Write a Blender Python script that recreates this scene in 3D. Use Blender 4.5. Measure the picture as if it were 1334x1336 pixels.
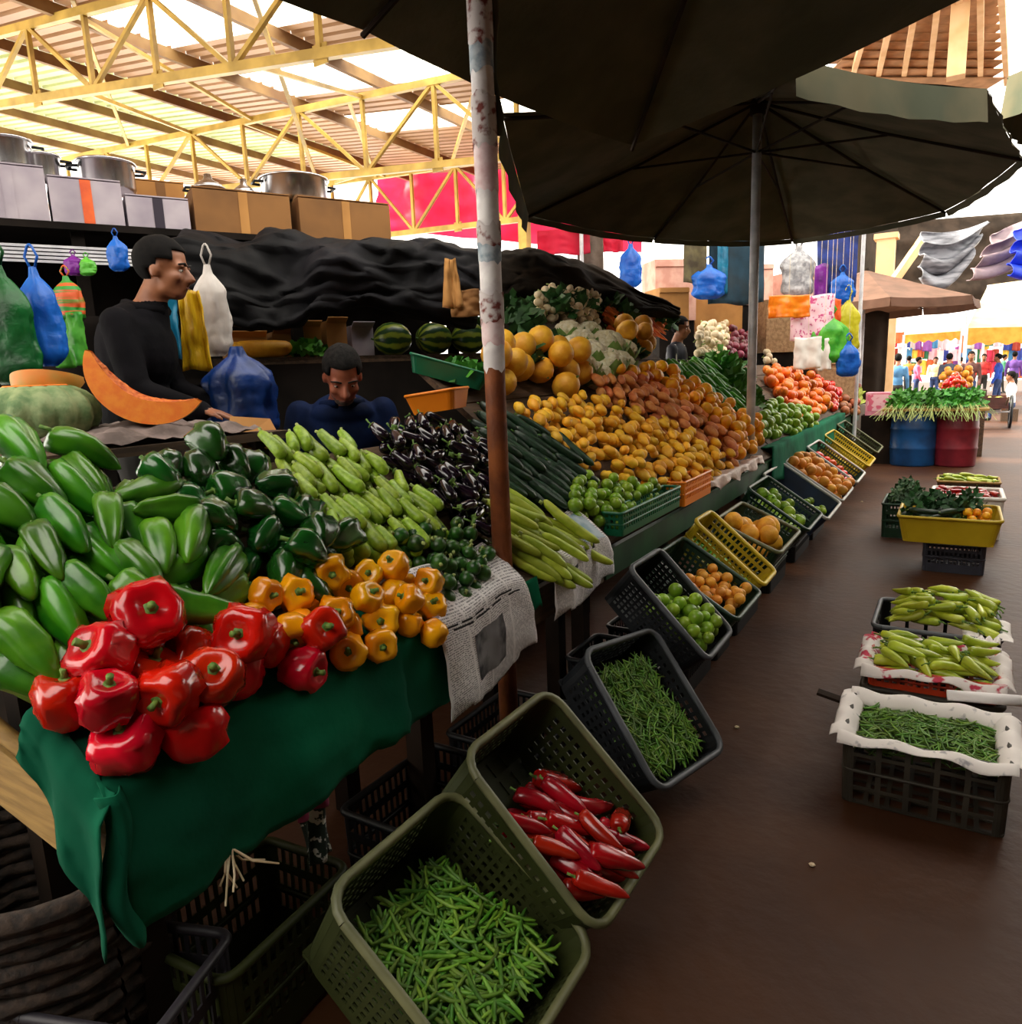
import bpy, bmesh, math, random
import numpy as np
from mathutils import Vector, Matrix, Euler, noise

for o in list(bpy.data.objects):
    bpy.data.objects.remove(o)
SC = bpy.context.scene
COL = SC.collection
rng = random.Random(11)
RA = np.random.RandomState(5)

# ------------------------------------------------------------------ camera
F, CX, CY, EYE = 950.0, 667.0, 668.0, 1.65
def _cam():
    d = Vector((862 - CX, -(5700 - CY), -F)).normalized()
    up = -d
    ax = 1250 - CX
    ay = -(ax * up.x - F * up.z) / up.y
    Y = Vector((ax, ay, -F)).normalized()
    X = Y.cross(up)
    return Matrix((X, Y, up))
R3 = _cam()
CAM = Vector((0, 0, EYE))
cd = bpy.data.cameras.new('camera')
cam = bpy.data.objects.new('camera', cd)
COL.objects.link(cam)
cam.matrix_world = Matrix.Translation(CAM) @ R3.to_4x4()
cd.sensor_fit = 'HORIZONTAL'; cd.sensor_width = 36.0; cd.lens = F / 1334 * 36
cd.clip_start = 0.02; cd.clip_end = 300
SC.camera = cam

# ------------------------------------------------------------------ light
SC.view_settings.view_transform = 'Standard'
SC.view_settings.look = 'None'
SC.view_settings.gamma = 1
SC.view_settings.use_curve_mapping = False
SC.view_settings.exposure = 2.32
W = bpy.data.worlds.new('sky'); SC.world = W
W.use_nodes = True
bg = W.node_tree.nodes['Background']
bg.inputs[0].default_value = (1.0, 0.94, 0.84, 1)
bg.inputs[1].default_value = 1.0
sl = bpy.data.lights.new('sun', 'SUN'); sun = bpy.data.objects.new('sun', sl); COL.objects.link(sun)
sl.energy = 4.0; sl.angle = math.radians(6); sl.color = (1.0, 0.9, 0.72)
sun.rotation_euler = Vector((0.75, 0.0, -0.66)).to_track_quat('-Z', 'Y').to_euler()

# ------------------------------------------------------------------ points from the photograph's perspective
def ray(u, v): return (R3 @ Vector((u - CX, -(v - CY), -F))).normalized()
def P(u, v, dep): return CAM + R3 @ Vector(((u - CX) / F * dep, -(v - CY) / F * dep, -dep))
def at_x(u, v, x): d = ray(u, v); return CAM + d * (x / d.x)
def at_y(u, v, y): d = ray(u, v); return CAM + d * (y / d.y)
def at_z(u, v, z): d = ray(u, v); return CAM + d * ((z - EYE) / d.z)
def on_slope(u, v, z0, x0, k):          # z = z0 + k*(x0 - x)
    d = ray(u, v); t = (z0 + k * x0 - EYE) / (d.z + k * d.x); return CAM + d * t

# ------------------------------------------------------------------ materials
def lin(c):
    if isinstance(c, str):
        c = [int(c[i:i + 2], 16) / 255 for i in (0, 2, 4)]
    return tuple((x / 12.92 if x <= .04045 else ((x + .055) / 1.055) ** 2.4) for x in c) + (1.0,)
MATS = {}
def mat(name, c1, c2=None, scale=8, rough=.5, var=0.0, bump=0.0, bscale=60, metal=0.0, coat=0.0, trans=0.0,
        thresh=None, emit=0.0, spec=.5, stretch=None, alpha=1.0, detail=3):
    if name in MATS: return MATS[name]
    m = bpy.data.materials.new(name); m.use_nodes = True
    nt = m.node_tree; N = nt.nodes; L = nt.links
    b = N['Principled BSDF']; out = N['Material Output']
    b.inputs['Roughness'].default_value = rough
    b.inputs['Metallic'].default_value = metal
    b.inputs['Specular IOR Level'].default_value = spec
    b.inputs['Coat Weight'].default_value = coat
    b.inputs['Coat Roughness'].default_value = .12
    tc = N.new('ShaderNodeTexCoord'); vec = tc.outputs['Object']
    if stretch:
        mp = N.new('ShaderNodeMapping'); mp.inputs['Scale'].default_value = stretch
        L.new(vec, mp.inputs[0]); vec = mp.outputs[0]
    col = None
    if c2 is not None:
        nz = N.new('ShaderNodeTexNoise'); nz.inputs['Scale'].default_value = scale
        nz.inputs['Detail'].default_value = detail
        L.new(vec, nz.inputs['Vector'])
        rp = N.new('ShaderNodeValToRGB'); t = thresh or (.38, .62)
        rp.color_ramp.elements[0].position = t[0]; rp.color_ramp.elements[1].position = t[1]
        rp.color_ramp.elements[0].color = lin(c1); rp.color_ramp.elements[1].color = lin(c2)
        L.new(nz.outputs['Fac'], rp.inputs[0]); col = rp.outputs[0]
    if var:
        oi = N.new('ShaderNodeObjectInfo')
        mr = N.new('ShaderNodeMapRange'); mr.inputs[3].default_value = 1 - var * 2.2; mr.inputs[4].default_value = 1 + var
        L.new(oi.outputs['Random'], mr.inputs[0])
        mh = N.new('ShaderNodeMath'); mh.operation = 'MULTIPLY_ADD'; mh.inputs[1].default_value = 37.7
        fr = N.new('ShaderNodeMath'); fr.operation = 'FRACT'
        L.new(oi.outputs['Random'], mh.inputs[0]); L.new(mh.outputs[0], fr.inputs[0])
        mr2 = N.new('ShaderNodeMapRange'); mr2.inputs[3].default_value = .5 - var * .09; mr2.inputs[4].default_value = .5 + var * .09
        L.new(fr.outputs[0], mr2.inputs[0])
        hs = N.new('ShaderNodeHueSaturation'); L.new(mr.outputs[0], hs.inputs['Value']); L.new(mr2.outputs[0], hs.inputs['Hue'])
        if col is None: hs.inputs['Color'].default_value = lin(c1)
        else: L.new(col, hs.inputs['Color'])
        col = hs.outputs[0]
    if col is None: b.inputs['Base Color'].default_value = lin(c1)
    else: L.new(col, b.inputs['Base Color'])
    if bump:
        n2 = N.new('ShaderNodeTexNoise'); n2.inputs['Scale'].default_value = bscale; n2.inputs['Detail'].default_value = 4
        L.new(vec, n2.inputs['Vector'])
        bp = N.new('ShaderNodeBump'); bp.inputs['Strength'].default_value = bump; bp.inputs['Distance'].default_value = .02
        L.new(n2.outputs['Fac'], bp.inputs['Height']); L.new(bp.outputs[0], b.inputs['Normal'])
    if alpha < 1: b.inputs['Alpha'].default_value = alpha
    if trans:
        tr = N.new('ShaderNodeBsdfTranslucent')
        if col is None: tr.inputs[0].default_value = lin(c1)
        else: L.new(col, tr.inputs[0])
        mx = N.new('ShaderNodeMixShader'); mx.inputs[0].default_value = trans
        L.new(b.outputs[0], mx.inputs[1]); L.new(tr.outputs[0], mx.inputs[2]); L.new(mx.outputs[0], out.inputs[0])
    MATS[name] = m
    return m

# ------------------------------------------------------------------ mesh building
class G:
    def __init__(s): s.v = []; s.f = []; s.mi = []; s.cur = 0
    def add(s, vs, fs):
        b = len(s.v); s.v.extend([tuple(q) for q in vs]); s.f.extend([tuple(i + b for i in f) for f in fs]); s.mi.extend([s.cur] * len(fs)); return s
    def box(s, c, size, rot=None, taper=0):
        hx, hy, hz = size[0] / 2, size[1] / 2, size[2] / 2; vs = []
        for z in (-1, 1):
            k = 1 - taper if z < 0 else 1
            for x, y in ((-1, -1), (1, -1), (1, 1), (-1, 1)):
                p = Vector((x * hx * k, y * hy * k, z * hz))
                if rot is not None: p = rot @ p
                vs.append(p + Vector(c))
        return s.add(vs, [(3, 2, 1, 0), (4, 5, 6, 7), (0, 1, 5, 4), (1, 2, 6, 5), (2, 3, 7, 6), (3, 0, 4, 7)])
    def beam(s, a, b, w, h=None, up=(0, 0, 1)):
        a = Vector(a); b = Vector(b); h = h or w; d = (b - a); l = d.length; d.normalize(); u = Vector(up)
        if abs(d.dot(u)) > .98: u = Vector((1, 0, 0))
        x = d.cross(u).normalized(); z = x.cross(d)
        return s.box((a + b) / 2, (w, l, h), Matrix((x, d, z)).transposed())
    def tube(s, pts, r, n=8, cap=True, flat=1.0):
        pts = [Vector(p) for p in pts]; m = len(pts)
        rr = r if isinstance(r, (list, tuple)) else [r] * m
        vs = []; t0 = (pts[1] - pts[0]).normalized()
        u = Vector((0, 0, 1)) if abs(t0.z) < .9 else Vector((1, 0, 0))
        for i, p in enumerate(pts):
            t = (pts[min(i + 1, m - 1)] - pts[max(i - 1, 0)]).normalized()
            a = t.cross(u)
            if a.length < 1e-6: a = t.orthogonal()
            a.normalize(); c = a.cross(t).normalized(); u = c
            for k in range(n):
                th = 2 * math.pi * k / n
                vs.append(p + (a * math.cos(th) + c * math.sin(th) * flat) * rr[i])
        fs = [(i * n + k, i * n + (k + 1) % n, (i + 1) * n + (k + 1) % n, (i + 1) * n + k) for i in range(m - 1) for k in range(n)]
        if cap: fs += [tuple(range(n - 1, -1, -1)), tuple((m - 1) * n + k for k in range(n))]
        return s.add(vs, fs)
    def rev(s, prof, n=12, lobes=0, amp=0.0, bend=0.0, axis='x', ph=0.0, jit=0.0):
        vs = []; L = max(abs(p[0]) for p in prof) or 1
        for x, r in prof:
            for k in range(n):
                th = 2 * math.pi * k / n
                q = r
                if lobes: q = r * (1 + amp * (2 * abs(math.cos(lobes * th / 2 + ph)) - 1))
                y = q * math.cos(th); z = q * math.sin(th) + bend * (x / L) ** 2
                if jit:
                    nv = noise.noise(Vector((x * 40 + ph * 9, y * 40, z * 40))); y *= 1 + jit * nv; z *= 1 + jit * nv
                vs.append((x, y, z) if axis == 'x' else (y, z, x))
        m = len(prof)
        fs = [(i * n + k, i * n + (k + 1) % n, (i + 1) * n + (k + 1) % n, (i + 1) * n + k) for i in range(m - 1) for k in range(n)]
        fs += [tuple(range(n - 1, -1, -1)), tuple((m - 1) * n + k for k in range(n))]
        if axis == 'x': fs = [tuple(reversed(f)) for f in fs]
        return s.add(vs, fs)
    def ell(s, c, r, rot=None, nu=14, nv=9):
        vs = []
        for j in range(nv + 1):
            ph = math.pi * j / nv
            for i in range(nu):
                th = 2 * math.pi * i / nu
                p = Vector((r[0] * math.sin(ph) * math.cos(th), r[1] * math.sin(ph) * math.sin(th), r[2] * math.cos(ph)))
                if rot is not None: p = rot @ p
                vs.append(p + Vector(c))
        fs = [(j * nu + i, (j + 1) * nu + i, (j + 1) * nu + (i + 1) % nu, j * nu + (i + 1) % nu) for j in range(nv) for i in range(nu)]
        return s.add(vs, fs)
    def grid(s, fn, nu, nv):
        vs = [fn(i / nu, j / nv) for j in range(nv + 1) for i in range(nu + 1)]
        fs = [(j * (nu + 1) + i, j * (nu + 1) + i + 1, (j + 1) * (nu + 1) + i + 1, (j + 1) * (nu + 1) + i) for j in range(nv) for i in range(nu)]
        return s.add(vs, fs)
    def mesh(s, name, mats, smooth=False):
        me = bpy.data.meshes.new(name); me.from_pydata([tuple(v) for v in s.v], [], s.f)
        if not isinstance(mats, (list, tuple)): mats = [mats]
        for m in mats: me.materials.append(m)
        if len(mats) > 1: me.polygons.foreach_set('material_index', s.mi)
        if smooth: me.polygons.foreach_set('use_smooth', [True] * len(me.polygons))
        me.update(); return me

def tag(o, label=None, cat=None, group=None, kind=None):
    if label: o['label'] = label
    if cat: o['category'] = cat
    if group: o['group'] = group
    if kind: o['kind'] = kind
    return o
def link(name, data, parent=None, loc=None, M=None, **kw):
    o = bpy.data.objects.new(name, data); COL.objects.link(o)
    if parent: o.parent = parent
    if loc is not None: o.location = loc
    if M is not None: o.matrix_basis = M
    return tag(o, **kw)
def thing(name, label, cat, loc=(0, 0, 0), group=None, M=None):
    o = link(name, None, None, loc if M is None else None, M, label=label, cat=cat, group=group)
    o.empty_display_size = .1
    return o
def part(name, g, m, parent, smooth=False, M=None, label=None, solid=0):
    o = link(name, g if isinstance(g, bpy.types.Mesh) else g.mesh(name, m, smooth), parent, None, M, label=label)
    if solid:
        md = o.modifiers.new('solidify', 'SOLIDIFY'); md.thickness = solid; md.offset = 0
    return o
def copy_tree(o, parent=None):
    c = o.copy(); COL.objects.link(c); c.parent = parent
    for ch in list(o.children): copy_tree(ch, c)
    return c
def fbm(x, y, z=0, s=1.0): return noise.fractal(Vector((x * s, y * s, z)), 1.0, 2.0, 3)

# ------------------------------------------------------------------ heaping: every piece is dropped on what lies below it
class Kind:
    """meshes: list of body meshes (axis along x); parts: [(name, [meshes])]; sph: [(x, r)] for contact"""
    def __init__(s, name, meshes, sph, parts=()):
        s.name = name; s.meshes = meshes; s.sph = sph; s.parts = parts; s.protos = None
    def place(s, M, label, cat, group):
        i = rng.randrange(len(s.meshes))
        if s.protos is None: s.protos = {}
        if i not in s.protos:
            o = link(s.name, s.meshes[i])
            for nm, ms in s.parts: link(nm, ms[i % len(ms)], o)
            s.protos[i] = o
        else: o = copy_tree(s.protos[i])
        o.matrix_basis = M
        return tag(o, label, cat, group)

def inpoly(poly, x, y):
    c = False; j = len(poly) - 1
    for i in range(len(poly)):
        xi, yi = poly[i]; xj, yj = poly[j]
        if (yi > y) != (yj > y) and x < (xj - xi) * (y - yi) / (yj - yi) + xi: c = not c
        j = i
    return c

def heap(kind, poly, h, n, label, cat, group, yaw=0.0, jit=.3, mode='lie', M=None, K=14, size=(.9, 1.08), maxlift=.2,
         pref=None, cone=.5, squeeze=.95, avoid=None):
    """poly in the frame's x,y; h(x,y) gives the support height; M takes the frame to the world"""
    xs = [p[0] for p in poly]; ys = [p[1] for p in poly]
    cen = np.zeros((n * len(kind.sph) + 1, 3)); rad = np.zeros(n * len(kind.sph) + 1); cnt = 0
    if avoid is not None:
        cen = np.vstack([avoid[0], cen]); rad = np.concatenate([avoid[1], rad]); cnt = len(avoid[1])
    done = 0
    for it in range(n):
        best = None; sc = rng.uniform(*size)
        for k in range(K):
            for _ in range(60):
                x = rng.uniform(min(xs), max(xs)); y = rng.uniform(min(ys), max(ys))
                if inpoly(poly, x, y): break
            else: continue
            e = .01
            gx = (h(x + e, y) - h(x - e, y)) / (2 * e); gy = (h(x, y + e) - h(x, y - e)) / (2 * e)
            nrm = Vector((-gx, -gy, 1)).normalized()
            if mode == 'lie':
                a = (yaw(x, y) if callable(yaw) else yaw) + rng.gauss(0, jit)
                t = Vector((math.cos(a), math.sin(a), 0)); t.z = gx * t.x + gy * t.y + rng.gauss(0, .07); t.normalize()
            else:
                p = pref or nrm
                t = (Vector(p) + Vector((rng.gauss(0, cone), rng.gauss(0, cone), rng.gauss(0, cone)))).normalized()
            cz = -9; pts = []
            for sx, sr in kind.sph:
                sx *= sc; sr *= sc
                px = x + t.x * sx; py = y + t.y * sx
                z = h(px, py) + sr * math.sqrt(1 + gx * gx + gy * gy) - t.z * sx
                if cnt:
                    d2 = (cen[:cnt, 0] - px) ** 2 + (cen[:cnt, 1] - py) ** 2
                    rs = (rad[:cnt] + sr) * squeeze; w = rs * rs - d2; i = w > 0
                    if i.any(): z = max(z, (cen[:cnt, 2][i] + np.sqrt(w[i])).max() - t.z * sx)
                cz = max(cz, z); pts.append((t * sx, sr))
            lift = cz - h(x, y)
            if best is None or lift < best[0]: best = (lift, Vector((x, y, cz)), t, pts, nrm)
        if best is None or best[0] > maxlift: continue
        lift, c, t, pts, nrm = best
        for off, sr in pts:
            cen[cnt] = c + off; rad[cnt] = sr; cnt += 1
        b = nrm.cross(t)
        if b.length < .1: b = t.orthogonal()
        b.normalize(); up = t.cross(b)
        m3 = Matrix((t, b, up)).transposed() @ Matrix.Rotation(rng.uniform(0, 6.28), 3, 'X')
        m4 = Matrix.Translation(c) @ m3.to_4x4() @ Matrix.Scale(sc, 4)
        if M is not None: m4 = M @ m4
        kind.place(m4, label, cat, group); done += 1
    return (cen[:cnt].copy(), rad[:cnt].copy())

def poly_on(pts, z0, x0, k): return [tuple(on_slope(u, v, z0, x0, k)[:2]) for u, v in pts]

# ================================================================== the setting
m_floor = mat('floor_concrete', '341a0a', '462812', scale=1.6, rough=.55, spec=.25, bump=.25, bscale=14, thresh=(.3, .7), detail=8)
m_wood = mat('pale_wood', '8a6a34', 'a88446', scale=5, rough=.7, stretch=(1, 12, 12), bump=.2)
m_oldwood = mat('old_wood', '3c2c1e', '5a432e', scale=5, rough=.8, stretch=(12, 1, 12), bump=.3)
m_darkwood = mat('dark_wood', '18110c', '281d15', scale=4, rough=.9, spec=.15)
m_steel_y = mat('yellow_painted_steel', '9c7e32', 'c29f48', scale=3, rough=.5, bump=.05)
m_purlin = mat('brown_purlin', '6b4a2c', '8a6a40', scale=2, rough=.7)
m_sheet = mat('corrugated_sheet', '866444', 'a88058', scale=.7, rough=.5, trans=.10, stretch=(1, .3, 1))
m_sheet2 = mat('greenish_sheet', '949a66', 'bcbc8a', scale=.7, rough=.5, trans=.14)
m_sky = mat('skylight_sheet', 'f4f6f2', rough=.3, trans=.9, alpha=.35)
m_canvas = mat('dark_canvas', '47463a', '575346', scale=3, rough=1.0, bump=.15, bscale=30, spec=.03)
m_valance = mat('faded_canvas', '4a4e40', '5c5846', scale=3, rough=.95, spec=.1)
m_metal = mat('grey_metal_pole', 'b4b4ba', 'd0d0d4', scale=9, rough=.45, metal=.15)
m_rust = mat('rusty_pole', '6a3417', '8e4c20', scale=9, rough=.65, bump=.2)
m_alu = mat('aluminium', 'c9c9cc', rough=.25, metal=1.0)
m_card = mat('cardboard', '9a6a34', 'b27f42', scale=3, rough=.85)
m_card2 = mat('brown_cardboard', '6f4a24', '875c2e', scale=3, rough=.85)
m_whitebox = mat('white_card', '948a96', 'b0a6ae', scale=4, rough=.8)
m_red = mat('red_tarp', 'b01030', 'd4214a', scale=1.2, rough=.7, trans=.45)
m_blacktarp = mat('black_tarp', '08080a', '131217', scale=2, rough=.75, bump=.3, bscale=7, spec=.2)
m_brick = mat('brick_red', '8a4a38', rough=.9)

g = G()
def floor_fn(a, b):
    x = -9 + 24 * a; y = -6 + 66 * b
    return (x, y, 0)
g.grid(floor_fn, 24, 60)
link('floor', g.mesh('floor', m_floor), kind='structure', label='dark brown stained concrete floor of the market aisle')

# ---- hall roof: corrugated sheets on purlins
RZ, RK = 4.7, .124
def roof_z(x): return RZ - RK * x
roof = link('ceiling', None, kind='structure', label='sloping corrugated market hall roof with bright skylight sheets')
def sheet_mesh(name, m):
    g = G(); n = 5; pts = []
    for i in range(n):
        y0 = i / n
        pts += [(y0, 0), (y0 + .12, 0), (y0 + .135, .06), (y0 + .185, .06)]
    pts.append((1.0, 0))
    vs = [(0, p[0], p[1]) for p in pts] + [(1.86, p[0], p[1]) for p in pts]; k = len(pts)
    g.add(vs, [(i, i + 1, k + i + 1, k + i) for i in range(k - 1)])
    return g.mesh(name, m)
sm, sm2, sk = sheet_mesh('roof_sheet', m_sheet), sheet_mesh('roof_sheet', m_sheet2), sheet_mesh('skylight_sheet', m_sky)
tilt = Matrix.Rotation(math.atan(RK), 4, 'Y')
NX = 8
for i in range(NX):
    x1 = -3.0 - i * 1.85; x0 = x1 - 1.85
    for j in range(-5, 12):  # rows behind the camera are unseen, added to keep the sun off the aisle
        y = 1.4 + j
        sky = (i in (1, 2) and j in (4, 6)) or (i == 1 and j in (8, 9)) or (i == 2 and j in (8,))
        pale = i >= 4 and (j < 10)
        o = link('skylight_sheet' if sky else 'roof_sheet', sk if sky else (sm2 if pale else sm), roof)
        o.matrix_basis = Matrix.Translation((x0, y, roof_z(x0))) @ tilt
    g = G(); g.beam((x1, -3.6, roof_z(x1) - .08), (x1, 13.4, roof_z(x1) - .08), .06, .13)
    part('purlin', g, m_purlin, roof)

def truss(label, a0, a1, b0, b1, n, w=.055, extra=()):
    """a = upper chord ends, b = lower chord ends"""
    t = link('roof_truss', None, kind='structure', label=label)
    a0, a1, b0, b1 = map(Vector, (a0, a1, b0, b1))
    for nm, p, q in (('upper_chord', a0, a1), ('lower_chord', b0, b1)):
        g = G(); g.beam(p, q, w * 1.15, w * 1.4); part(nm, g, m_steel_y, t)
    for i in range(n + 1):
        f = i / n; A = a0.lerp(a1, f); B = b0.lerp(b1, f)
        g = G(); g.beam(A, B, w * .8); part('web_post', g, m_steel_y, t)
        if i < n:
            f2 = (i + 1) / n; A2 = a0.lerp(a1, f2); B2 = b0.lerp(b1, f2)
            g = G()
            if i % 2: g.beam(A, B2, w * .7)
            else: g.beam(B, A2, w * .7)
            part('web_diagonal', g, m_steel_y, t)
        if i % 2 == 1:
            g = G(); g.box(B, (.16, .015, .16)); part('gusset_plate', g, m_steel_y, t)
    for p, q in extra:
        g = G(); g.beam(p, q, w * .7); part('brace', g, m_steel_y, t)
    return t
def ln(p, q, s): return Vector(p).lerp(Vector(q), s)
# near truss: its lower chord crosses the view
b0 = at_y(0, 137, 5.0); b1 = at_y(450, 66, 5.0); B0 = ln(b0, b1, -.45); B1 = ln(b0, b1, 1.35)
def upto(p, d=.16): return Vector((p.x, p.y, roof_z(p.x) - d))
truss('yellow steel roof truss nearest the aisle end of the hall', upto(B0), upto(B1), B0, B1, 9, .06)
c0 = at_y(105, 204, 8.0); c1 = at_y(584, 103, 8.0); A0 = ln(c0, c1, -.35); A1 = ln(c0, c1, 1.12)
d0 = at_y(250, 250, 8.0); d1 = at_y(620, 210, 8.0)
D1 = Vector((A1.x, 8.0, d0.z + (d1.z - d0.z) * (A1.x - d0.x) / (d1.x - d0.x))); D0 = Vector((A0.x, 8.0, d0.z + (d1.z - d0.z) * (A0.x - d0.x) / (d1.x - d0.x)))
nA = ln(b0, b1, .32); nB = ln(b0, b1, .8)
truss('yellow steel roof truss in the middle of the hall', A0, A1, D0, D1, 10, .06,
      extra=((nA, ln(A0, A1, .5)), (nA + Vector((0, 0, .9)), ln(A0, A1, .36)), (nB, ln(A0, A1, .8)), (upto(nB), ln(D0, D1, .72)), (ln(A0, A1, .6), at_y(503, 230, 11.5)), (upto(nA), ln(A0, A1, .62))))
e0 = at_y(440, 238, 11.5); e1 = at_y(640, 209, 11.5); f0 = at_y(545, 302, 11.5); f1 = at_y(640, 291, 11.5)
E0 = ln(e0, e1, -.6); E1 = ln(e0, e1, 1.35)
def on(l0, l1, x): return Vector((x, l0.y, l0.z + (l1.z - l0.z) * (x - l0.x) / (l1.x - l0.x)))
truss('yellow steel roof truss in front of the red tarpaulin', E0, E1, on(f0, f1, E0.x), on(f0, f1, E1.x), 7, .065,
      extra=((ln(A0, A1, .78), ln(E0, E1, .45)), (ln(A0, A1, .96), ln(E0, E1, .7)), (ln(D0, D1, .8), ln(E0, E1, .3))))
g = G(); g.beam(at_y(683, 225, 11.5), at_y(683, 330, 11.5) - Vector((0, 0, 2.6)), .16); p_ = link('roof_column', g.mesh('roof_column', m_steel_y), kind='structure', label='yellow steel hall column beside the red tarpaulin')
# red tarpaulin
ra, rb, rc, rd = at_y(492, 215, 13.6), at_y(840, 175, 13.6), at_y(840, 330, 13.6), at_y(492, 300, 13.6)
g = G()
def red_fn(a, b):
    p = ra.lerp(rb, a).lerp(rd.lerp(rc, a), b); return (p.x, p.y + .12 * math.sin(a * 23) + .1 * fbm(a * 6, b * 4), p.z)
g.grid(red_fn, 60, 20)
link('tarpaulin', g.mesh('tarpaulin', m_red, True), label='bright red tarpaulin closing the far end of the hall', cat='tarpaulin')

# ---- poles and umbrellas
def pole_things():
    t = thing('roof_pole', 'tall rusty pole wrapped in torn paper posters, planted in the vegetable display', 'pole', (-1.42, 2.25, 0))
    g = G(); g.tube([(0, 0, 0), (0, 0, 1.8), (0, 0, 4.75)], .037, 18); part('shaft', g, m_rust, t, True)
    m_pa = mat('white_paper', 'dcd6d8', 'f4f0f0', scale=18, rough=.85)
    m_pb = mat('pink_paper', 'dcb8bc', 'f0dcde', scale=22, rough=.85)
    m_pc = mat('torn_poster', 'd0c8c8', '7a3a34', scale=26, rough=.85, thresh=(.5, .62))
    m_pd = mat('blue_poster', 'b8c2ca', '8798a8', scale=30, rough=.85)
    z = 1.665; i = 0
    while z < 4.5:
        hgt = rng.uniform(.05, .15); m = (m_pa, m_pb, m_pc, m_pa, m_pd, m_pc)[i % 6]
        g = G(); N = 20; r = .0385 + .0022 * (i % 3)
        zs = [z + rng.uniform(-.012, .012) for _ in range(N)]; zt = [z + hgt + .02 + rng.uniform(-.012, .012) for _ in range(N)]
        vs = [(r * math.cos(6.2832 * k / N), r * math.sin(6.2832 * k / N), zs[k]) for k in range(N)] + [(r * math.cos(6.2832 * k / N), r * math.sin(6.2832 * k / N), zt[k]) for k in range(N)]
        g.add(vs, [(k, (k + 1) % N, N + (k + 1) % N, N + k) for k in range(N)])
        part('paper_wrap', g, m, t, True); z += hgt; i += 1
    # rope and cloth tied to the upper pole
    g = G(); g.tube([(.035 + .008 * math.sin(k * 1.3), .03 + .006 * math.cos(k), 2.45 + k * .06) for k in range(14)], [.011 + .004 * math.sin(k * 2.1) for k in range(14)], 6)
    part('tied_rag', g, m_valance, t, True)
pole_things()

def umbrella(label, corners, hub, pole_xy, foot, mcan, valance=.0, vm=None, pole_r=.03, arm=None, vskip=(), vfull=None):
    t = thing('market_umbrella', label, 'umbrella', (pole_xy[0], pole_xy[1], foot))
    o = Vector((pole_xy[0], pole_xy[1], foot)); hub = Vector(hub)
    cs = [Vector(c) for c in corners]; n = len(cs)
    for i in range(n):
        a, b = cs[i], cs[(i + 1) % n]
        g = G()
        def fn(u, v):
            e = a.lerp(b, u); p = hub.lerp(e, v); sag = .10 * v * (1 - v) + .05 * v * 4 * u * (1 - u)
            q = p - o; return (q.x, q.y, q.z - sag * .6 + .01 * fbm(p.x, p.y, 1, 3))
        g.grid(fn, 8, 8); part('canopy_panel', g, mcan, t, True)
        if valance and i not in vskip:
            vh = valance if vfull is None or i in vfull else .05
            mv = (vm or mcan) if vfull is None or i in vfull else mcan
            g = G()
            def fv(u, v):
                p = a.lerp(b, u) - o; out = Vector((a.x + b.x - 2 * hub.x, a.y + b.y - 2 * hub.y, 0)).normalized()
                return p + out * (.012 * math.sin(u * 25) * v + .03 * v) - Vector((0, 0, vh * v + .05 * 4 * u * (1 - u) * .6))
            g.grid(fv, 16, 2); part('valance', g, mv, t, True)
        g = G(); g.tube([hub - o - Vector((0, 0, .03)), hub.lerp(a, .5) - o - Vector((0, 0, .05)), a - o - Vector((0, 0, .02))], .011, 6); part('rib', g, m_darkwood, t)
        mid = hub.lerp(a, .52) - o - Vector((0, 0, .055))
        g = G(); g.tube([Vector((hub.x - o.x, hub.y - o.y, (hub.z + min(c.z for c in cs)) / 2 - o.z - .05)), mid], .009, 6); part('strut', g, m_darkwood, t)
    g = G()
    if arm: g.tube([Vector(arm) - o, Vector((hub.x, hub.y, arm[2])) - o, hub - o - Vector((0, 0, .1))], pole_r, 12); part('cantilever_arm', g, m_metal, t, True)
    else: g.tube([(0, 0, 0), (hub.x - o.x, hub.y - o.y, hub.z - foot)], pole_r, 14); part('shaft', g, m_metal, t, True)
    g = G(); g.tube([(hub.x - o.x, hub.y - o.y, hub.z - foot - .12), (hub.x - o.x, hub.y - o.y, hub.z - foot + .03)], .06, 12); part('hub', g, m_darkwood, t, True)
    return t
U2 = [(-2.29, 4.09), (-1.97, 5.4), (-1.16, 6.25), (-.13, 5.85), (.21, 4.59), (.03, 3.37), (-.5, 2.65), (-1.51, 2.52)]
umbrella('large dark umbrella on a grey pole standing behind the yellow fruit', [(x * 1.42, y * 1.42, 3.0) for x, y in U2], (-1.46, 6.32, 3.69), (-1.46, 6.32), 0, m_canvas, valance=.17, vm=m_valance, pole_r=.036, vskip=(6,), vfull=(5, 7))
s1 = 1.6
def S(u, v, z): d = at_z(u, v, z) - CAM; return CAM + d * s1
k0 = S(825, 190, 2.35); e1 = (S(400, 8, 2.40) - k0).normalized(); e2 = (S(1180, 30, 2.5) - k0).normalized()
K = [k0 + e2 * 3.2 * a + e1 * 3.3 * b for a, b in ((0, 0), (.5, 0), (1, 0), (1, .5), (1, 1), (.5, 1), (0, 1), (0, .5))]
kc = (K[0] + K[4]) / 2
umbrella('large black umbrella overhanging the front of the pepper stall', K, kc + Vector((0, 0, .45)), (kc.x, kc.y), 2.9, m_canvas, pole_r=.03, arm=(-1.42, 2.25, 4.6))

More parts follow.
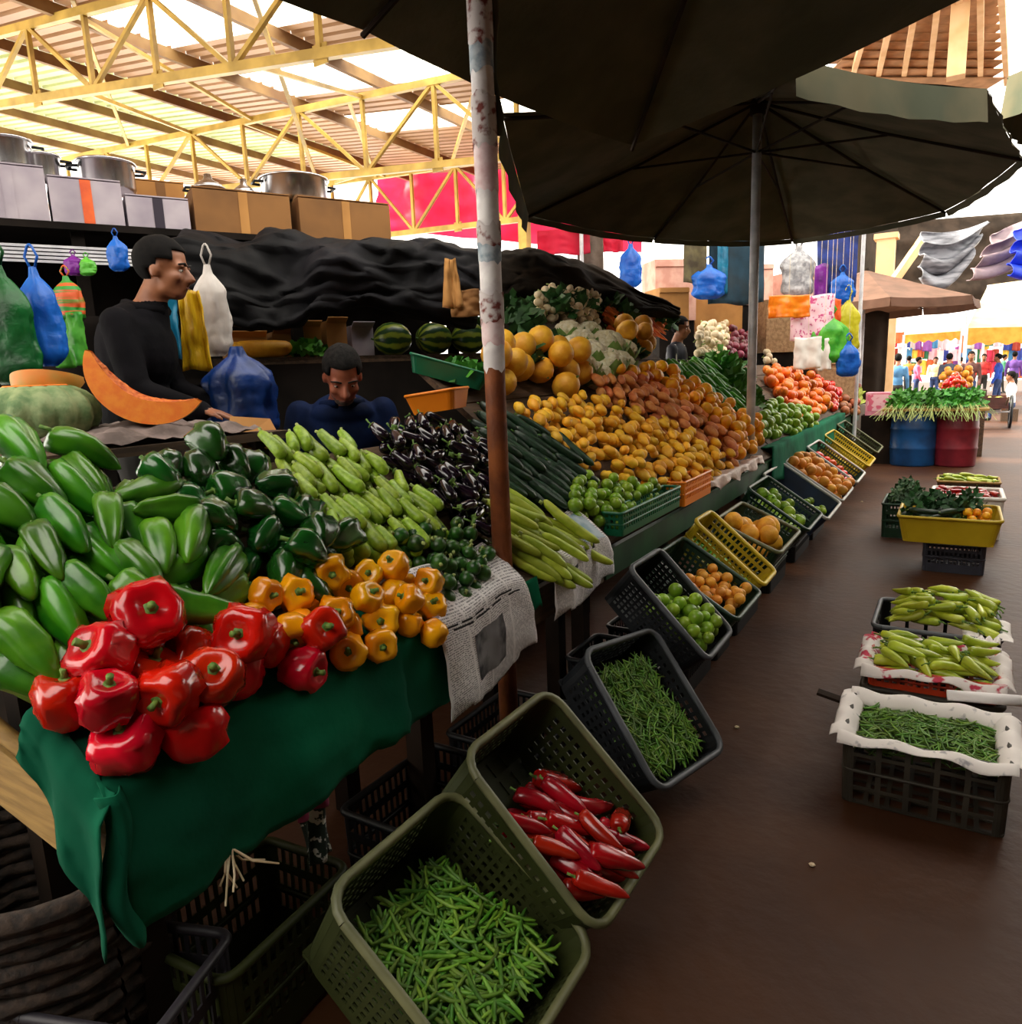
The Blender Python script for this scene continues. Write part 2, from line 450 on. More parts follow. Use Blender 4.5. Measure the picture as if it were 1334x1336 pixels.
# ---- the sloping display
Z0, X0, KS = .90, -1.40, .80
def slope(x, y=0): return Z0 + KS * (X0 - x)
def stall(label, y0, y1, xb, fascia_m, end=True, nleg=3, upper=None):
    t = thing('market_stall', label, 'stall', (-1.36, (y0 + y1) / 2, 0)); o = Vector((-1.36, (y0 + y1) / 2, 0))
    npl = 6; xf = -1.355
    for i in range(npl):         # planks running along the stall
        xa = xf + (xb - xf) * i / npl; xe = xf + (xb - xf) * (i + 1) / npl - .006 * (-1)
        g = G(); a = Vector((xa, 0, slope(xa) - .018)); b = Vector((xe, 0, slope(xe) - .018)); d = (b - a); mid = (a + b) / 2
        rot = Matrix.Rotation(math.atan(KS), 3, 'Y')
        ys = max(y0, upper) if upper and xa < -2.25 else y0
        g.box(Vector((mid.x, (ys + y1) / 2, mid.z)) - o, (d.length - .004, y1 - ys, .03), rot); part('plank', g, m_oldwood, t)
    g = G(); g.box(Vector((-1.375, (y0 + y1) / 2, .745)) - o, (.03, y1 - y0, .14)); part('front_board', g, fascia_m, t)
    if end:
        g = G(); A = Vector((-1.34, y0 - .016, .70)); Bv = Vector((-1.34, y0 - .016, .80)); xe = -2.2
        vs = [];
        for yy in (y0 - .03, y0 - .002):
            vs += [Vector((-1.36, yy, .665)) - o, Vector((xe, yy, .80)) - o, Vector((xe, yy, .98)) - o, Vector((-1.36, yy, .80)) - o]
        g.add(vs, [(0, 1, 2, 3), (7, 6, 5, 4), (0, 4, 5, 1), (1, 5, 6, 2), (2, 6, 7, 3), (3, 7, 4, 0)]); part('end_board', g, m_wood, t)
        g = G(); g.tube([Vector((-1.40, y0 - .03, .86)) - o, Vector((-1.75, y0 - .05, .97)) - o, Vector((-2.2, y0 - .03, 1.12)) - o], [.016, .02, .016], 8); part('end_rail', g, m_wood, t, True)
    for i in range(nleg):
        y = y0 + .12 + (y1 - y0 - .24) * i / (nleg - 1)
        for x in (-1.56, (xb if not upper or y > upper else -2.2) + .08):
            zt = slope(x) - .06; g = G(); g.box(Vector((x, y, zt / 2)) - o, (.07, .07, zt)); part('leg', g, m_darkwood, t)
        xq = (xb if not upper or y > upper else -2.2) + .06
        g = G(); g.beam(Vector((-1.40, y + .05, slope(-1.4) - .07)) - o, Vector((xq, y + .05, slope(xq) - .07)) - o, .05, .08); part('bearer', g, m_darkwood, t)
    return t
m_greenpaint = mat('green_paint', '173c22', '20502e', scale=4, rough=.6)
stall('sloping wooden pepper and squash stall with a pale end board', .70, 3.04, -2.02, m_oldwood)
stall('sloping wooden potato and melon stall with a green front board', 3.07, 6.9, -3.0, m_greenpaint, end=False, nleg=4, upper=4.5)
stall('sloping wooden tomato stall beyond the dark umbrella', 6.95, 13.6, -2.35, m_greenpaint, end=False, nleg=4)
g = G(); g.box((-3.25, 1.9, .28), (1.9, 4.6, .55)); link('vendor_platform', g.mesh('vendor_platform', m_darkwood), label='low dark wooden platform behind the stalls where vendors stand', cat='platform')
g = G(); g.box((-3.6, 8.8, .28), (2.2, 9.0, .55)); link('vendor_platform', g.mesh('vendor_platform', m_darkwood), label='low dark platform behind the tomato stall', cat='platform')

# ---- green cloth on the stall front
m_cloth = mat('green_cloth', '085039', '0d6a4a', scale=2.5, rough=.95, bump=.35, bscale=9, spec=.15)
def green_cloth():
    t = thing('display_cloth', 'dark green cloth with a ragged hem hanging over the pepper stall front', 'cloth', (-1.29, 1.3, .85)); o = Vector((-1.29, 1.3, .85))
    XF = -1.352; y0, y1 = .675, 1.99
    hp_ = [(at_x(u, v, XF + .02).y, at_x(u, v, XF + .02).z) for u, v in ((150, 1150), (176, 1222), (215, 1195), (262, 1160), (300, 1118), (335, 1105), (372, 1078), (405, 1052), (440, 1022), (490, 985), (520, 960), (560, 935), (605, 905), (640, 880))]
    def hem(y):
        if y <= hp_[0][0]: return hp_[0][1]
        for (a, za), (b, zb) in zip(hp_, hp_[1:]):
            if a <= y <= b: return za + (zb - za) * (y - a) / (b - a) + .012 * fbm(y * 14, 2)
        return hp_[-1][1]
    g = G()
    def fn(u, v):
        y = y0 + (y1 - y0) * u
        if v < .25:                       # lies on the board
            s = v / .25; x = XF - .13 + s * .13; z = slope(x) + .012 + .02 * s * s
        else:
            s = (v - .25) / .75; zt = slope(XF) + .03; h = hem(y)
            z = zt + (h - zt) * s; bw = 1 if y < 1.55 else .25; x = XF + .003 + bw * (.018 * math.sin(s * 3) + .03 * s * abs(fbm(y * 3, s * 1.4, 3)) + .010 * (1 + math.sin(y * 17)) * s)
        return Vector((x, y + .01 * fbm(u * 7, v * 5, 7), z)) - o
    g.grid(fn, 90, 22); part('front_drape', g, m_cloth, t, True, solid=.004)
    g = G()
    def fe(u, v):                          # the end flap round the corner
        u = u * 1.12 - .12; x = XF - .19 * u; zt = slope(min(x, XF)) + .032; dr = (.30 - .20 * u) * v
        return Vector((x + .01 * fbm(u * 5, v * 4, 2), .682 - .034 * min(1, v * 5) - .02 * v + .012 * math.sin(u * 11) * v, zt - dr)) - o
    g.grid(fe, 22, 12); part('end_flap', g, m_cloth, t, True, solid=.004)
    g = G()
    def fk(u, v):
        a = u * 2 - 1; return Vector((XF + .02 + .03 * math.cos(a * 1.5) - .02, .678 + .025 * a + .015 * math.sin(v * 7), slope(XF) + .03 - .34 * v * (1 - .15 * a * a))) - o
    g.grid(fk, 8, 14); part('corner_fold', g, m_cloth, t, True, solid=.004)
green_cloth()
g = G()
def fn2(u, v):
    y = 2.05 + .32 * u; s = v
    return (-1.345 + .012 * math.sin(u * 14) * s + .01 * s, y, slope(-1.35) + .02 - (.12 + .03 * fbm(u * 5, 0, 1)) * s)
g.grid(fn2, 24, 8); o = link('display_cloth', g.mesh('display_cloth', m_cloth, True), label='short strip of green cloth between the two hanging newspapers', cat='cloth')
md = o.modifiers.new('s', 'SOLIDIFY'); md.thickness = .004

def hem_strip(name, label, cat, y0, y1, top, drop, m, seed=1, x=-1.335, n=60):
    g = G(); g.grid(lambda u, v: (x - .10 + .10 * min(1, v * 3) + (.02 * math.sin(u * 37 + seed) + .02) * max(0, v - .33), y0 + (y1 - y0) * u, slope(-1.36) + top + .02 * fbm(u * 9, v * 2, seed) - (.0 if v < .33 else (drop + .02 * math.sin(u * 23 + seed)) * (v - .33) * 1.5) + (.03 * v if v < .33 else .01)), n, 12)
    o = link(name, g.mesh(name, m, True), label=label, cat=cat); md = o.modifiers.new('s', 'SOLIDIFY'); md.thickness = .004
m_liner = mat('pinkish_plastic_liner', 'a88a7c', 'd0b8aa', scale=9, rough=.5, bump=.4, bscale=20)
hem_strip('plastic_liner', 'crumpled pinkish plastic liner along the front edge of the potato heap', 'liner', 4.62, 6.2, .03, .06, m_liner, 3)
hem_strip('display_cloth', 'dark green cloth hanging along the front of the far tomato stall', 'cloth', 6.6, 11.5, .06, .32, m_cloth, 5)

# ---- newspapers
def paper_mat(name, dens=.5):
    m = bpy.data.materials.new(name); m.use_nodes = True; N = m.node_tree.nodes; L = m.node_tree.links; b = N['Principled BSDF']; b.inputs['Roughness'].default_value = .9
    tc = N.new('ShaderNodeTexCoord'); sp = N.new('ShaderNodeSeparateXYZ'); L.new(tc.outputs['UV'], sp.inputs[0])
    def wave(sock, f, off):
        a = N.new('ShaderNodeMath'); a.operation = 'MULTIPLY'; a.inputs[1].default_value = f; L.new(sock, a.inputs[0])
        c = N.new('ShaderNodeMath'); c.operation = 'FRACT'; L.new(a.outputs[0], c.inputs[0])
        d = N.new('ShaderNodeMath'); d.operation = 'GREATER_THAN'; d.inputs[1].default_value = off; L.new(c.outputs[0], d.inputs[0]); return d.outputs[0]
    rows = wave(sp.outputs[1], 60, .5); cols = wave(sp.outputs[0], 4, .08)
    nz = N.new('ShaderNodeTexNoise'); nz.inputs['Scale'].default_value = 85; mp = N.new('ShaderNodeMapping'); mp.inputs['Scale'].default_value = (1.2, .35, 1); L.new(tc.outputs['UV'], mp.inputs[0]); L.new(mp.outputs[0], nz.inputs['Vector'])
    gt = N.new('ShaderNodeMath'); gt.operation = 'GREATER_THAN'; gt.inputs[1].default_value = dens; L.new(nz.outputs['Fac'], gt.inputs[0])
    m1 = N.new('ShaderNodeMath'); m1.operation = 'MULTIPLY'; L.new(rows, m1.inputs[0]); L.new(cols, m1.inputs[1])
    m2 = N.new('ShaderNodeMath'); m2.operation = 'MULTIPLY'; L.new(m1.outputs[0], m2.inputs[0]); L.new(gt.outputs[0], m2.inputs[1])
    mx = N.new('ShaderNodeMix'); mx.data_type = 'RGBA'; mx.inputs[6].default_value = lin('f0ecec'); mx.inputs[7].default_value = lin('8f8c90'); L.new(m2.outputs[0], mx.inputs[0]); L.new(mx.outputs[2], b.inputs['Base Color'])
    return m
m_news = paper_mat('newsprint', .47)
m_photo = mat('printed_photo', '1c1c1e', '858386', scale=9, rough=.9, thresh=(.42, .6), detail=6)
m_ink = mat('printed_headline', '17171a', rough=.9)
m_bluepaper = mat('blue_print', '6f93a4', 'b9c8cf', scale=12, rough=.9)
def uvgrid(name, fn, nu, nv, m, parent, solid=.0015):
    g = G(); g.grid(fn, nu, nv); me = g.mesh(name, m, True)
    uv = me.uv_layers.new(name='UVMap')
    for p in me.polygons:
        for li, vi in zip(p.loop_indices, p.vertices): uv.data[li].uv = ((vi % (nu + 1)) / nu, (vi // (nu + 1)) / nv)
    o = link(name, me, parent)
    if solid:
        md = o.modifiers.new('solidify', 'SOLIDIFY'); md.thickness = solid; md.offset = 0
    return o
def newspaper(label, y0, y1, tops, bots, dz, photo=None, heads=(), corner=None):
    t = thing('newspaper', label, 'newspaper', (-1.26, (y0 + y1) / 2, .9)); o = Vector((-1.26, (y0 + y1) / 2, .9))
    def fn(u, v, lift=0):
        y = y0 + (y1 - y0) * u + (.06 * (v - .3) if dz else .03 * (v - .3))
        bz = bots[0] + (bots[1] - bots[0]) * u + .02 * math.sin(u * 9) + .018 * (1 if abs(u - .5) > .3 else 0)
        if v < tops:
            s = v / tops; x = -1.49 + s * .17; z = slope(x) + .055 + .02 * s + .012 * math.sin(u * 7 + s * 3)
        else:
            s = (v - tops) / (1 - tops); x = -1.32 + .05 * s * (1 - s) + .02 * s * math.sin(u * 8) ; zt = slope(-1.32) + .075 + .012 * math.sin(u * 7 + 3)
            z = zt + (bz - zt) * s
            x += .012 * fbm(u * 4, v * 3, 5)
        return Vector((x + lift, y, z + lift * .5)) - o
    uvgrid('sheet', fn, 34, 34, m_news, t)
    if photo:
        u0, u1, v0, v1 = photo
        uvgrid('printed_photo', lambda a, b: fn(u0 + (u1 - u0) * a, v0 + (v1 - v0) * b, .0022), 14, 14, m_photo, t, 0)
    for (u0, u1, v0, v1) in heads:
        uvgrid('headline', lambda a, b: fn(u0 + (u1 - u0) * a, v0 + (v1 - v0) * b, .0022), 10, 2, m_ink, t, 0)
    if corner:
        u0, u1, v0, v1 = corner
        uvgrid('blue_print', lambda a, b: fn(u0 + (u1 - u0) * a, v0 + (v1 - v0) * b, .0022), 10, 10, m_bluepaper, t, 0)
hl = [(a, a + w, .335 + .03 * (i % 2), .35 + .03 * (i % 2)) for i, (a, w) in enumerate([(.06, .12), (.12, .2), (.22, .1), (.36, .16), (.36, .1), (.55, .12), (.6, .2), (.75, .15)])]
newspaper('open newspaper sheet with a printed photo draped over the stall edge', 1.70, 2.24, .28, (.54, .62), True, (.30, .66, .48, .84), hl)
newspaper('crumpled newspaper hanging below the pale long squash', 2.44, 3.00, .32, (.655, .70), False, None, [(.3, .42, .45, .5), (.5, .56, .36, .48), (.68, .72, .28, .42)], (.62, .95, .05, .32))

# ---- plastic crates
def outline(L, W_, r, cell):
    pts = []
    def side(a, b, n, inc):
        for i in range(n):
            f = i / n; pts.append((a[0] + (b[0] - a[0]) * f, a[1] + (b[1] - a[1]) * f, 's'))
    def arc(cx, cy, a0):
        for k in range(4):
            a = a0 + math.pi / 2 * k / 4; pts.append((cx + r * math.cos(a), cy + r * math.sin(a), 'c'))
    nx = max(2, round((L - 2 * r) / cell)); ny = max(2, round((W_ - 2 * r) / cell))
    side((r, 0), (L - r, 0), nx, 1); arc(L - r, r, -math.pi / 2); side((L, r), (L, W_ - r), ny, 1); arc(L - r, W_ - r, 0)
    side((L - r, W_), (r, W_), nx, 1); arc(r, W_ - r, math.pi / 2); side((0, W_ - r), (0, r), ny, 1); arc(r, r, math.pi)
    return pts
def crate(label, M, L, W_, D, m, rim_m=None, style='holes', taper=.08, r=.05, group=None, cat='crate', name='plastic_crate', rim_r=.013):
    t = thing(name, label, cat, group=group, M=M)
    cell, rows, frac, hr = {'holes': (.035, 7, .5, range(1, 6)), 'grid': (.095, 4, .8, range(0, 4)), 'slots': (.03, 4, .62, range(1, 4)), 'solid': (.12, 3, .5, ()), 'fine': (.028, 9, .55, range(1, 8))}[style]
    pts = outline(L, W_, r, cell); n = len(pts); c = Vector((L / 2, W_ / 2, 0))
    def pos(i, tt):
        p = Vector((pts[i % n][0], pts[i % n][1], 0)); k = 1 - taper * (1 - tt); q = c + (p - c) * k; q.z = -D * (1 - tt); return q
    g = G()
    for j in range(rows):
        for i in range(n):
            q = [pos(i, j / rows), pos(i + 1, j / rows), pos(i + 1, (j + 1) / rows), pos(i, (j + 1) / rows)]
            hole = j in hr and pts[i][2] == 's' and (style != 'holes' or True)
            if hole:
                m_ = sum(q, Vector()) / 4; fx = frac; inn = [m_ + (p - m_) * fx for p in q]
                g.add(q + inn, [(a, (a + 1) % 4, 4 + (a + 1) % 4, 4 + a) for a in range(4)])
            else: g.add(q, [(0, 1, 2, 3)])
    part('side_walls', g, m, t, solid=.005)
    k = 1 - taper; g = G(); nx, ny = max(3, int(L / .07)), max(3, int(W_ / .07))
    for i in range(nx + 1): x = L / 2 + (i / nx - .5) * (L * k - .02); g.box((x, W_ / 2, -D + .006), (.016, W_ * k - .01, .008))
    for i in range(ny + 1): y = W_ / 2 + (i / ny - .5) * (W_ * k - .02); g.box((L / 2, y, -D + .004), (L * k - .01, .016, .008))
    if style in ('holes', 'solid', 'fine'): g.box((L / 2, W_ / 2, -D + .002), (L * k - .01, W_ * k - .01, .003))
    part('base', g, m, t)
    g = G(); ring = [pos(i, 1.0) for i in range(n)]; g.tube(ring + [ring[0]], rim_r, 6, cap=False, flat=1.0); part('rim', g, rim_m or m, t, True)
    if style in ('grid', 'slots'):
        g = G(); ring = [pos(i, .5) * 1.0 for i in range(n)]; g.tube(ring + [ring[0]], rim_r * .6, 5, cap=False); part('mid_band', g, m, t, True)
    return t
def frame(A, th, yaw=0, roll=0): return Matrix.Translation(A) @ Matrix.Rotation(math.radians(yaw), 4, 'Z') @ Matrix.Rotation(math.radians(th), 4, 'Y') @ Matrix.Rotation(math.radians(roll), 4, 'X')

# ================================================================== produce
def lerp_prof(keys, L, R, n=11):
    out = []
    for t, r in keys: out.append((-L / 2 + L * t, max(R * r, .0008)))
    return out
m_stem = mat('green_stem', '3f6a22', '6f8f3a', scale=40, rough=.6)
m_stem_pale = mat('pale_stem', '9aa860', rough=.6)
def stem_mesh(name, x, l, r, m=None, cal=0.0, bend=.5):
    g = G(); pts = [(x + .004, 0, 0), (x - l * .5, 0, l * .1 * bend), (x - l, 0, l * .5 * bend)]
    g.tube(pts, [r * 1.25, r * .85, r], 7)
    if cal: g.rev([(x + cal * .35, cal), (x - .001, cal * .75), (x - .004, r)], 10, 5, .16)
    return g.mesh(name, m or m_stem, True)
m_lpep = mat('light_green_pepper', '2f7010', '56991a', scale=9, rough=.3, var=.16, bump=.06, bscale=25, coat=.3)
m_dpep = mat('dark_green_pepper', '0f4210', '1d5c18', scale=9, rough=.22, var=.15, bump=.08, bscale=25, coat=.5)
m_rpep = mat('red_pepper', 'b40606', 'd81208', scale=7, rough=.2, var=.06, bump=.05, bscale=22, coat=.5)
m_ypep = mat('orange_yellow_pepper', 'f79c02', 'ffb80c', scale=6, rough=.25, var=.1, bump=.05, bscale=22, coat=.4)
m_zuc = mat('pale_zucchini', '86a826', 'a6c63c', scale=60, rough=.4, var=.12)
m_egg = mat('eggplant', '0c0710', '1a0d1e', scale=9, rough=.16, var=.1, coat=.5)
m_rnd = mat('round_squash', '1c4714', '3a6a22', scale=40, rough=.35, var=.18)
m_sqs = mat('long_pale_squash', '93a826', 'b2c23e', scale=18, rough=.45, var=.12)
m_lime = mat('green_tomato', '6f9a1e', '93b830', scale=14, rough=.32, var=.14)
m_cuc = mat('dark_cucumber', '10291a', '1c3c22', scale=30, rough=.4, var=.12, bump=.2, bscale=50)
m_pot = mat('yellow_potato', 'eaa610', 'f8c030', scale=22, rough=.55, var=.12, bump=.15, bscale=40)
m_swt = mat('russet_sweet_potato', 'd4743a', 'e69452', scale=24, rough=.6, var=.13, bump=.2, bscale=40)
m_ora = mat('yellow_orange_fruit', 'f89c06', 'ffba1a', scale=30, rough=.45, var=.1, bump=.1, bscale=150)
m_tang = mat('tangerine', 'd98a1e', 'eaa436', scale=30, rough=.5, var=.12, bump=.12, bscale=120)
m_tom = mat('tomato', 'c81c08', 'e03a12', scale=8, rough=.25, var=.14, coat=.3)
m_torange = mat('orange_tomato', 'e0640e', 'ee8420', scale=8, rough=.3, var=.12)
m_mel = mat('yellow_melon', 'd99412', 'edb02e', scale=16, rough=.55, var=.1, bump=.15, bscale=60)
m_bean = mat('green_bean', '4c7c18', '72a02e', scale=30, rough=.5, var=.25)
m_bean2 = mat('thin_green_bean', '487418', '6a942a', scale=30, rough=.5, var=.25)
m_chili = mat('red_long_pepper', '8a0608', 'ae0c0c', scale=9, rough=.25, var=.06, coat=.4)
m_palepep = mat('pale_green_pepper', '9dae1e', 'b9c83a', scale=14, rough=.35, var=.14, coat=.2)
m_carrot = mat('carrot', 'c85a12', 'de7424', scale=20, rough=.6, var=.12)
m_garlic = mat('garlic_skin', 'd8c29a', 'efe0c0', scale=20, rough=.7, var=.1)
m_onion = mat('red_onion', '5a1626', '7c2438', scale=16, rough=.45, var=.15)
m_onion2 = mat('brown_onion', '8c4c2c', 'a8663e', scale=16, rough=.5, var=.15)
m_leaf = mat('leaf_green', '2c6a16', '4a8f24', scale=12, rough=.6, var=.15)
m_leafd = mat('dark_leaf', '17421a', '2a5f26', scale=12, rough=.6, var=.15)

PEP = [(.03, .12), (.01, .4), (0, .62), (.05, .86), (.16, 1.0), (.34, 1.0), (.55, .9), (.74, .72), (.88, .48), (.96, .25), (1, .06)]
BELL = [(.10, .12), (.05, .38), (0, .62), (.04, .83), (.16, .98), (.34, 1.04), (.55, 1.0), (.75, .9), (.9, .68), (.97, .42), (.93, .1)]
def pep_kind(name, keys, L, R, m, lobes=3, amp=.09, bend=.012, st=.03, sr=.006, nv=4, n=18, cal=.014):
    ms = []; ss = []
    for i in range(nv):
        g = G(); l = L * rng.uniform(.9, 1.12); r = R * rng.uniform(.9, 1.1)
        g.rev(lerp_prof(keys, l, r), n, lobes + (i % 2 if lobes > 2 else 0), amp * rng.uniform(.8, 1.3), bend * rng.uniform(-1, 1.2), ph=rng.uniform(0, 3), jit=.22)
        me = g.mesh(name, m, True); ms.append(me)
        ss.append(stem_mesh('stem', -l / 2 + keys[0][0] * l, st, sr, cal=cal, bend=rng.uniform(.1, 1)))
    sph = [(-L * .28, R * .88), (0, R * .95), (L * .25, R * .66)] if L > 2.2 * R else [(0, R)]
    return Kind(name, ms, sph, [('stem', ss)])
def rev_kind(name, keys, L, R, m, nv=3, n=12, bend=0, jit=.0, st=None, stm=None, nsph=3, lobes=0, amp=0, partname='stem', cal=0, sr=.005):
    ms = []; ss = []
    for i in range(nv):
        g = G(); l = L * rng.uniform(.88, 1.12); r = R * rng.uniform(.92, 1.08)
        g.rev(lerp_prof(keys, l, r), n, lobes, amp, bend * rng.uniform(-1, 1.2), ph=rng.uniform(0, 3), jit=jit); ms.append(g.mesh(name, m, True))
        if st: ss.append(stem_mesh(partname, -l / 2, st, sr, stm, cal, rng.uniform(0, 1)))
    if nsph == 1: sph = [(0, R)]
    else: sph = [(L * (.36 * (2 * i / (nsph - 1) - 1)), R * .92) for i in range(nsph)]
    return Kind(name, ms, sph, [(partname, ss)] if st else [])
BALL = [(0, .05), (.03, .36), (.12, .66), (.28, .9), (.5, 1.0), (.72, .9), (.88, .66), (.97, .36), (1, .05)]
ZUC = [(0, .45), (.01, .62), (.08, .72), (.3, .85), (.6, 1.0), (.82, 1.0), (.94, .75), (.99, .4), (1, .1)]
EGG = [(0, .3), (.02, .55), (.12, .72), (.35, .88), (.6, 1.0), (.8, .97), (.93, .7), (.99, .35), (1, .08)]
ROD = [(0, .2), (.03, .6), (.1, .85), (.3, 1.0), (.7, 1.0), (.9, .8), (.97, .5), (1, .1)]
CAR = [(0, .3), (.02, .85), (.1, 1), (.4, .8), (.75, .45), (.95, .15), (1, .03)]

k_long = pep_kind('green_pepper', PEP, .17, .037, m_lpep, 3, .16, .022, .03, .006, 7, 20)
k_dark = pep_kind('dark_green_pepper', PEP, .125, .047, m_dpep, 3, .14, .01, .028, .007, 5)
k_red = pep_kind('red_bell_pepper', BELL, .11, .059, m_rpep, 3, .085, 0, .024, .008, 4, 24, .02)
k_yel = pep_kind('yellow_bell_pepper', BELL, .088, .045, m_ypep, 4, .075, 0, .018, .007, 4, 24, .016)
k_zuc = rev_kind('pale_zucchini', ZUC, .118, .0235, m_zuc, 4, 12, .007, st=.016, stm=m_stem_pale, sr=.006)
k_egg = rev_kind('eggplant', EGG, .105, .026, m_egg, 4, 12, .006, st=.035, cal=.017, sr=.004)
k_rnd = rev_kind('round_squash', BALL, .056, .030, m_rnd, 3, 14, st=.012, stm=m_stem_pale, nsph=1, sr=.006, jit=.08)
k_sqs = rev_kind('long_pale_squash', ROD, .27, .021, m_sqs, 4, 12, .02, st=.012, stm=m_stem_pale, nsph=5, sr=.008)
k_lime = rev_kind('green_tomato', BALL, .058, .031, m_lime, 3, 14, nsph=1, st=.006, sr=.004, cal=.008)
k_cuc = rev_kind('dark_cucumber', ROD, .24, .022, m_cuc, 4, 10, .015, nsph=5, lobes=5, amp=.08, st=.012, sr=.004)
k_pot = rev_kind('yellow_potato', BALL, .092, .030, m_pot, 5, 10, .004, .25, nsph=3)
k_swt = rev_kind('sweet_potato', BALL, .115, .034, m_swt, 5, 10, .006, .25, nsph=3)
k_ora = rev_kind('orange_fruit', BALL, .096, .050, m_ora, 3, 12, nsph=1, jit=.03)
k_tang = rev_kind('tangerine', BALL, .056, .031, m_tang, 3, 12, nsph=1, jit=.03, st=.004, sr=.003, cal=.005)
k_tom = rev_kind('tomato', BALL, .085, .05, m_tom, 3, 12, nsph=1, lobes=5, amp=.03)
k_tomo = rev_kind('orange_tomato', BALL, .085, .05, m_torange, 3, 12, nsph=1, lobes=5, amp=.03)
k_mel = rev_kind('yellow_melon', BALL, .19, .088, m_mel, 4, 18, nsph=1, jit=.03, st=.014, sr=.006)
k_bean = rev_kind('green_bean', ROD, .085, .0052, m_bean, 6, 6, .012, nsph=3)
k_thin = rev_kind('thin_green_bean', ROD, .082, .0036, m_bean2, 6, 5, .014, nsph=3)
k_chili = pep_kind('red_long_pepper', PEP, .15, .026, m_chili, 3, .08, .012, .022, .004, 4, 14, .008)
k_pale = rev_kind('pale_green_pepper', [(0, .3), (.02, .7), (.12, 1), (.35, .95), (.65, .75), (.9, .38), (1, .06)], .15, .021, m_palepep, 4, 12, .012, st=.03, cal=.009, sr=.004, lobes=3, amp=.06)
k_lgp = rev_kind('long_green_pepper', [(0, .3), (.02, .7), (.12, 1), (.35, .95), (.65, .75), (.9, .38), (1, .06)], .19, .026, mat('bright_green_pepper', '3a8a16', '58a828', scale=10, rough=.35, var=.15), 4, 10, .012, st=.03, cal=.009, sr=.004)
k_car = rev_kind('carrot', CAR, .17, .022, m_carrot, 3, 8, .004, st=.02, sr=.006)
k_gar = rev_kind('garlic_bulb', BALL, .05, .03, m_garlic, 3, 10, nsph=1, lobes=7, amp=.05, st=.025, stm=m_stem_pale, sr=.005)
k_lem = Kind('lemon', [m.copy() for m in k_ora.meshes], k_ora.sph)
k_org = Kind('orange', k_tang.meshes, k_tang.sph)
k_fine = Kind('fine_green_bean', k_thin.meshes, k_thin.sph)
k_turn = rev_kind('turnip', BALL, .085, .05, mat('pink_turnip', 'c87a90', 'e0b4bc', scale=6, rough=.5, var=.1), 3, 12, nsph=1, st=.02, sr=.006)
k_on = rev_kind('red_onion', BALL, .075, .042, m_onion, 3, 12, nsph=1, st=.012, sr=.004)
k_on2 = rev_kind('brown_onion', BALL, .075, .042, m_onion2, 3, 12, nsph=1, st=.012, sr=.004)

def zone(pts): return poly_on(pts, Z0, X0, KS)
def down(x, y): return 0.0                    # axis pointing down the slope (towards +x), stem up
UPFRONT = (.75, -.25, .65)
heap(k_long, zone([(-60, 685), (60, 672), (150, 672), (190, 705), (250, 760), (325, 835), (300, 880), (130, 885), (60, 930), (-40, 880)]), slope, 84,
     'long glossy light green pepper in the heap below the pumpkin', 'pepper', 'light green peppers heaped on the stall', yaw=-.25, jit=.5, maxlift=.19, K=12, squeeze=.86)
heap(k_dark, zone([(185, 670), (330, 650), (385, 690), (455, 755), (435, 800), (345, 810), (265, 750)]), slope, 46,
     'dark green blocky pepper heaped between light green peppers and pale zucchini', 'pepper', 'dark green peppers heaped on the stall', yaw=-.2, jit=.9, maxlift=.19, squeeze=.84)
heap(k_zuc, zone([(355, 615), (465, 608), (590, 710), (530, 740), (450, 745), (400, 690)]), slope, 150,
     'small pale green zucchini in the sloping heap in front of the seated man', 'zucchini', 'pale zucchini heaped on the stall', yaw=-.05, jit=.22, maxlift=.12, squeeze=.9)
heap(k_egg, zone([(495, 600), (560, 580), (640, 615), (638, 730), (600, 705)]), slope, 150,
     'small shiny black eggplant with green cap in the heap behind the rusty pole', 'eggplant', 'eggplants heaped on the stall', yaw=.1, jit=1.2, maxlift=.15, squeeze=.9)
heap(k_rnd, zone([(515, 730), (600, 715), (640, 745), (645, 785), (590, 805), (555, 760)]), slope, 60,
     'small round dark green squash heaped behind the newspaper', 'squash', 'round squash heaped on the stall', mode='cone', pref=(-.6, .2, -.6), cone=.6, maxlift=.12)
heap(k_yel, zone([(315, 860), (340, 830), (460, 780), (550, 780), (585, 840), (480, 885), (330, 890)]), slope, 30,
     'glossy orange-yellow bell pepper in the pile at the stall front', 'pepper', 'yellow bell peppers piled on the stall', mode='cone', pref=(-.55, .25, -.55), cone=.55, maxlift=.14, squeeze=.92)
heap(k_red, zone([(85, 965), (140, 910), (290, 895), (440, 888), (445, 915), (215, 1035), (150, 1025)]), slope, 22,
     'glossy red bell pepper piled above the green cloth', 'pepper', 'red bell peppers piled on the stall', mode='cone', size=(.95, 1.15), pref=(-.55, .25, -.55), cone=.55, maxlift=.2, squeeze=.88)
heap(k_sqs, zone([(668, 665), (765, 725), (740, 765), (670, 745)]), slope, 30,
     'long pale green squash lying above the crumpled newspaper', 'squash', 'long pale squash on the stall', yaw=.55, jit=.13, maxlift=.16)
heap(k_cuc, zone([(640, 568), (690, 572), (765, 630), (740, 655), (715, 668), (660, 650)]), slope, 66,
     'long dark green cucumber lying between eggplants and potatoes', 'cucumber', 'dark cucumbers on the stall', yaw=.45, jit=.14, maxlift=.14)
heap(k_lime, zone([(755, 650), (858, 655), (805, 698), (748, 690)]), slope, 85,
     'round green tomato heaped in front of the yellow potatoes', 'tomato', 'green tomatoes on the stall', mode='cone', cone=.7, maxlift=.13)
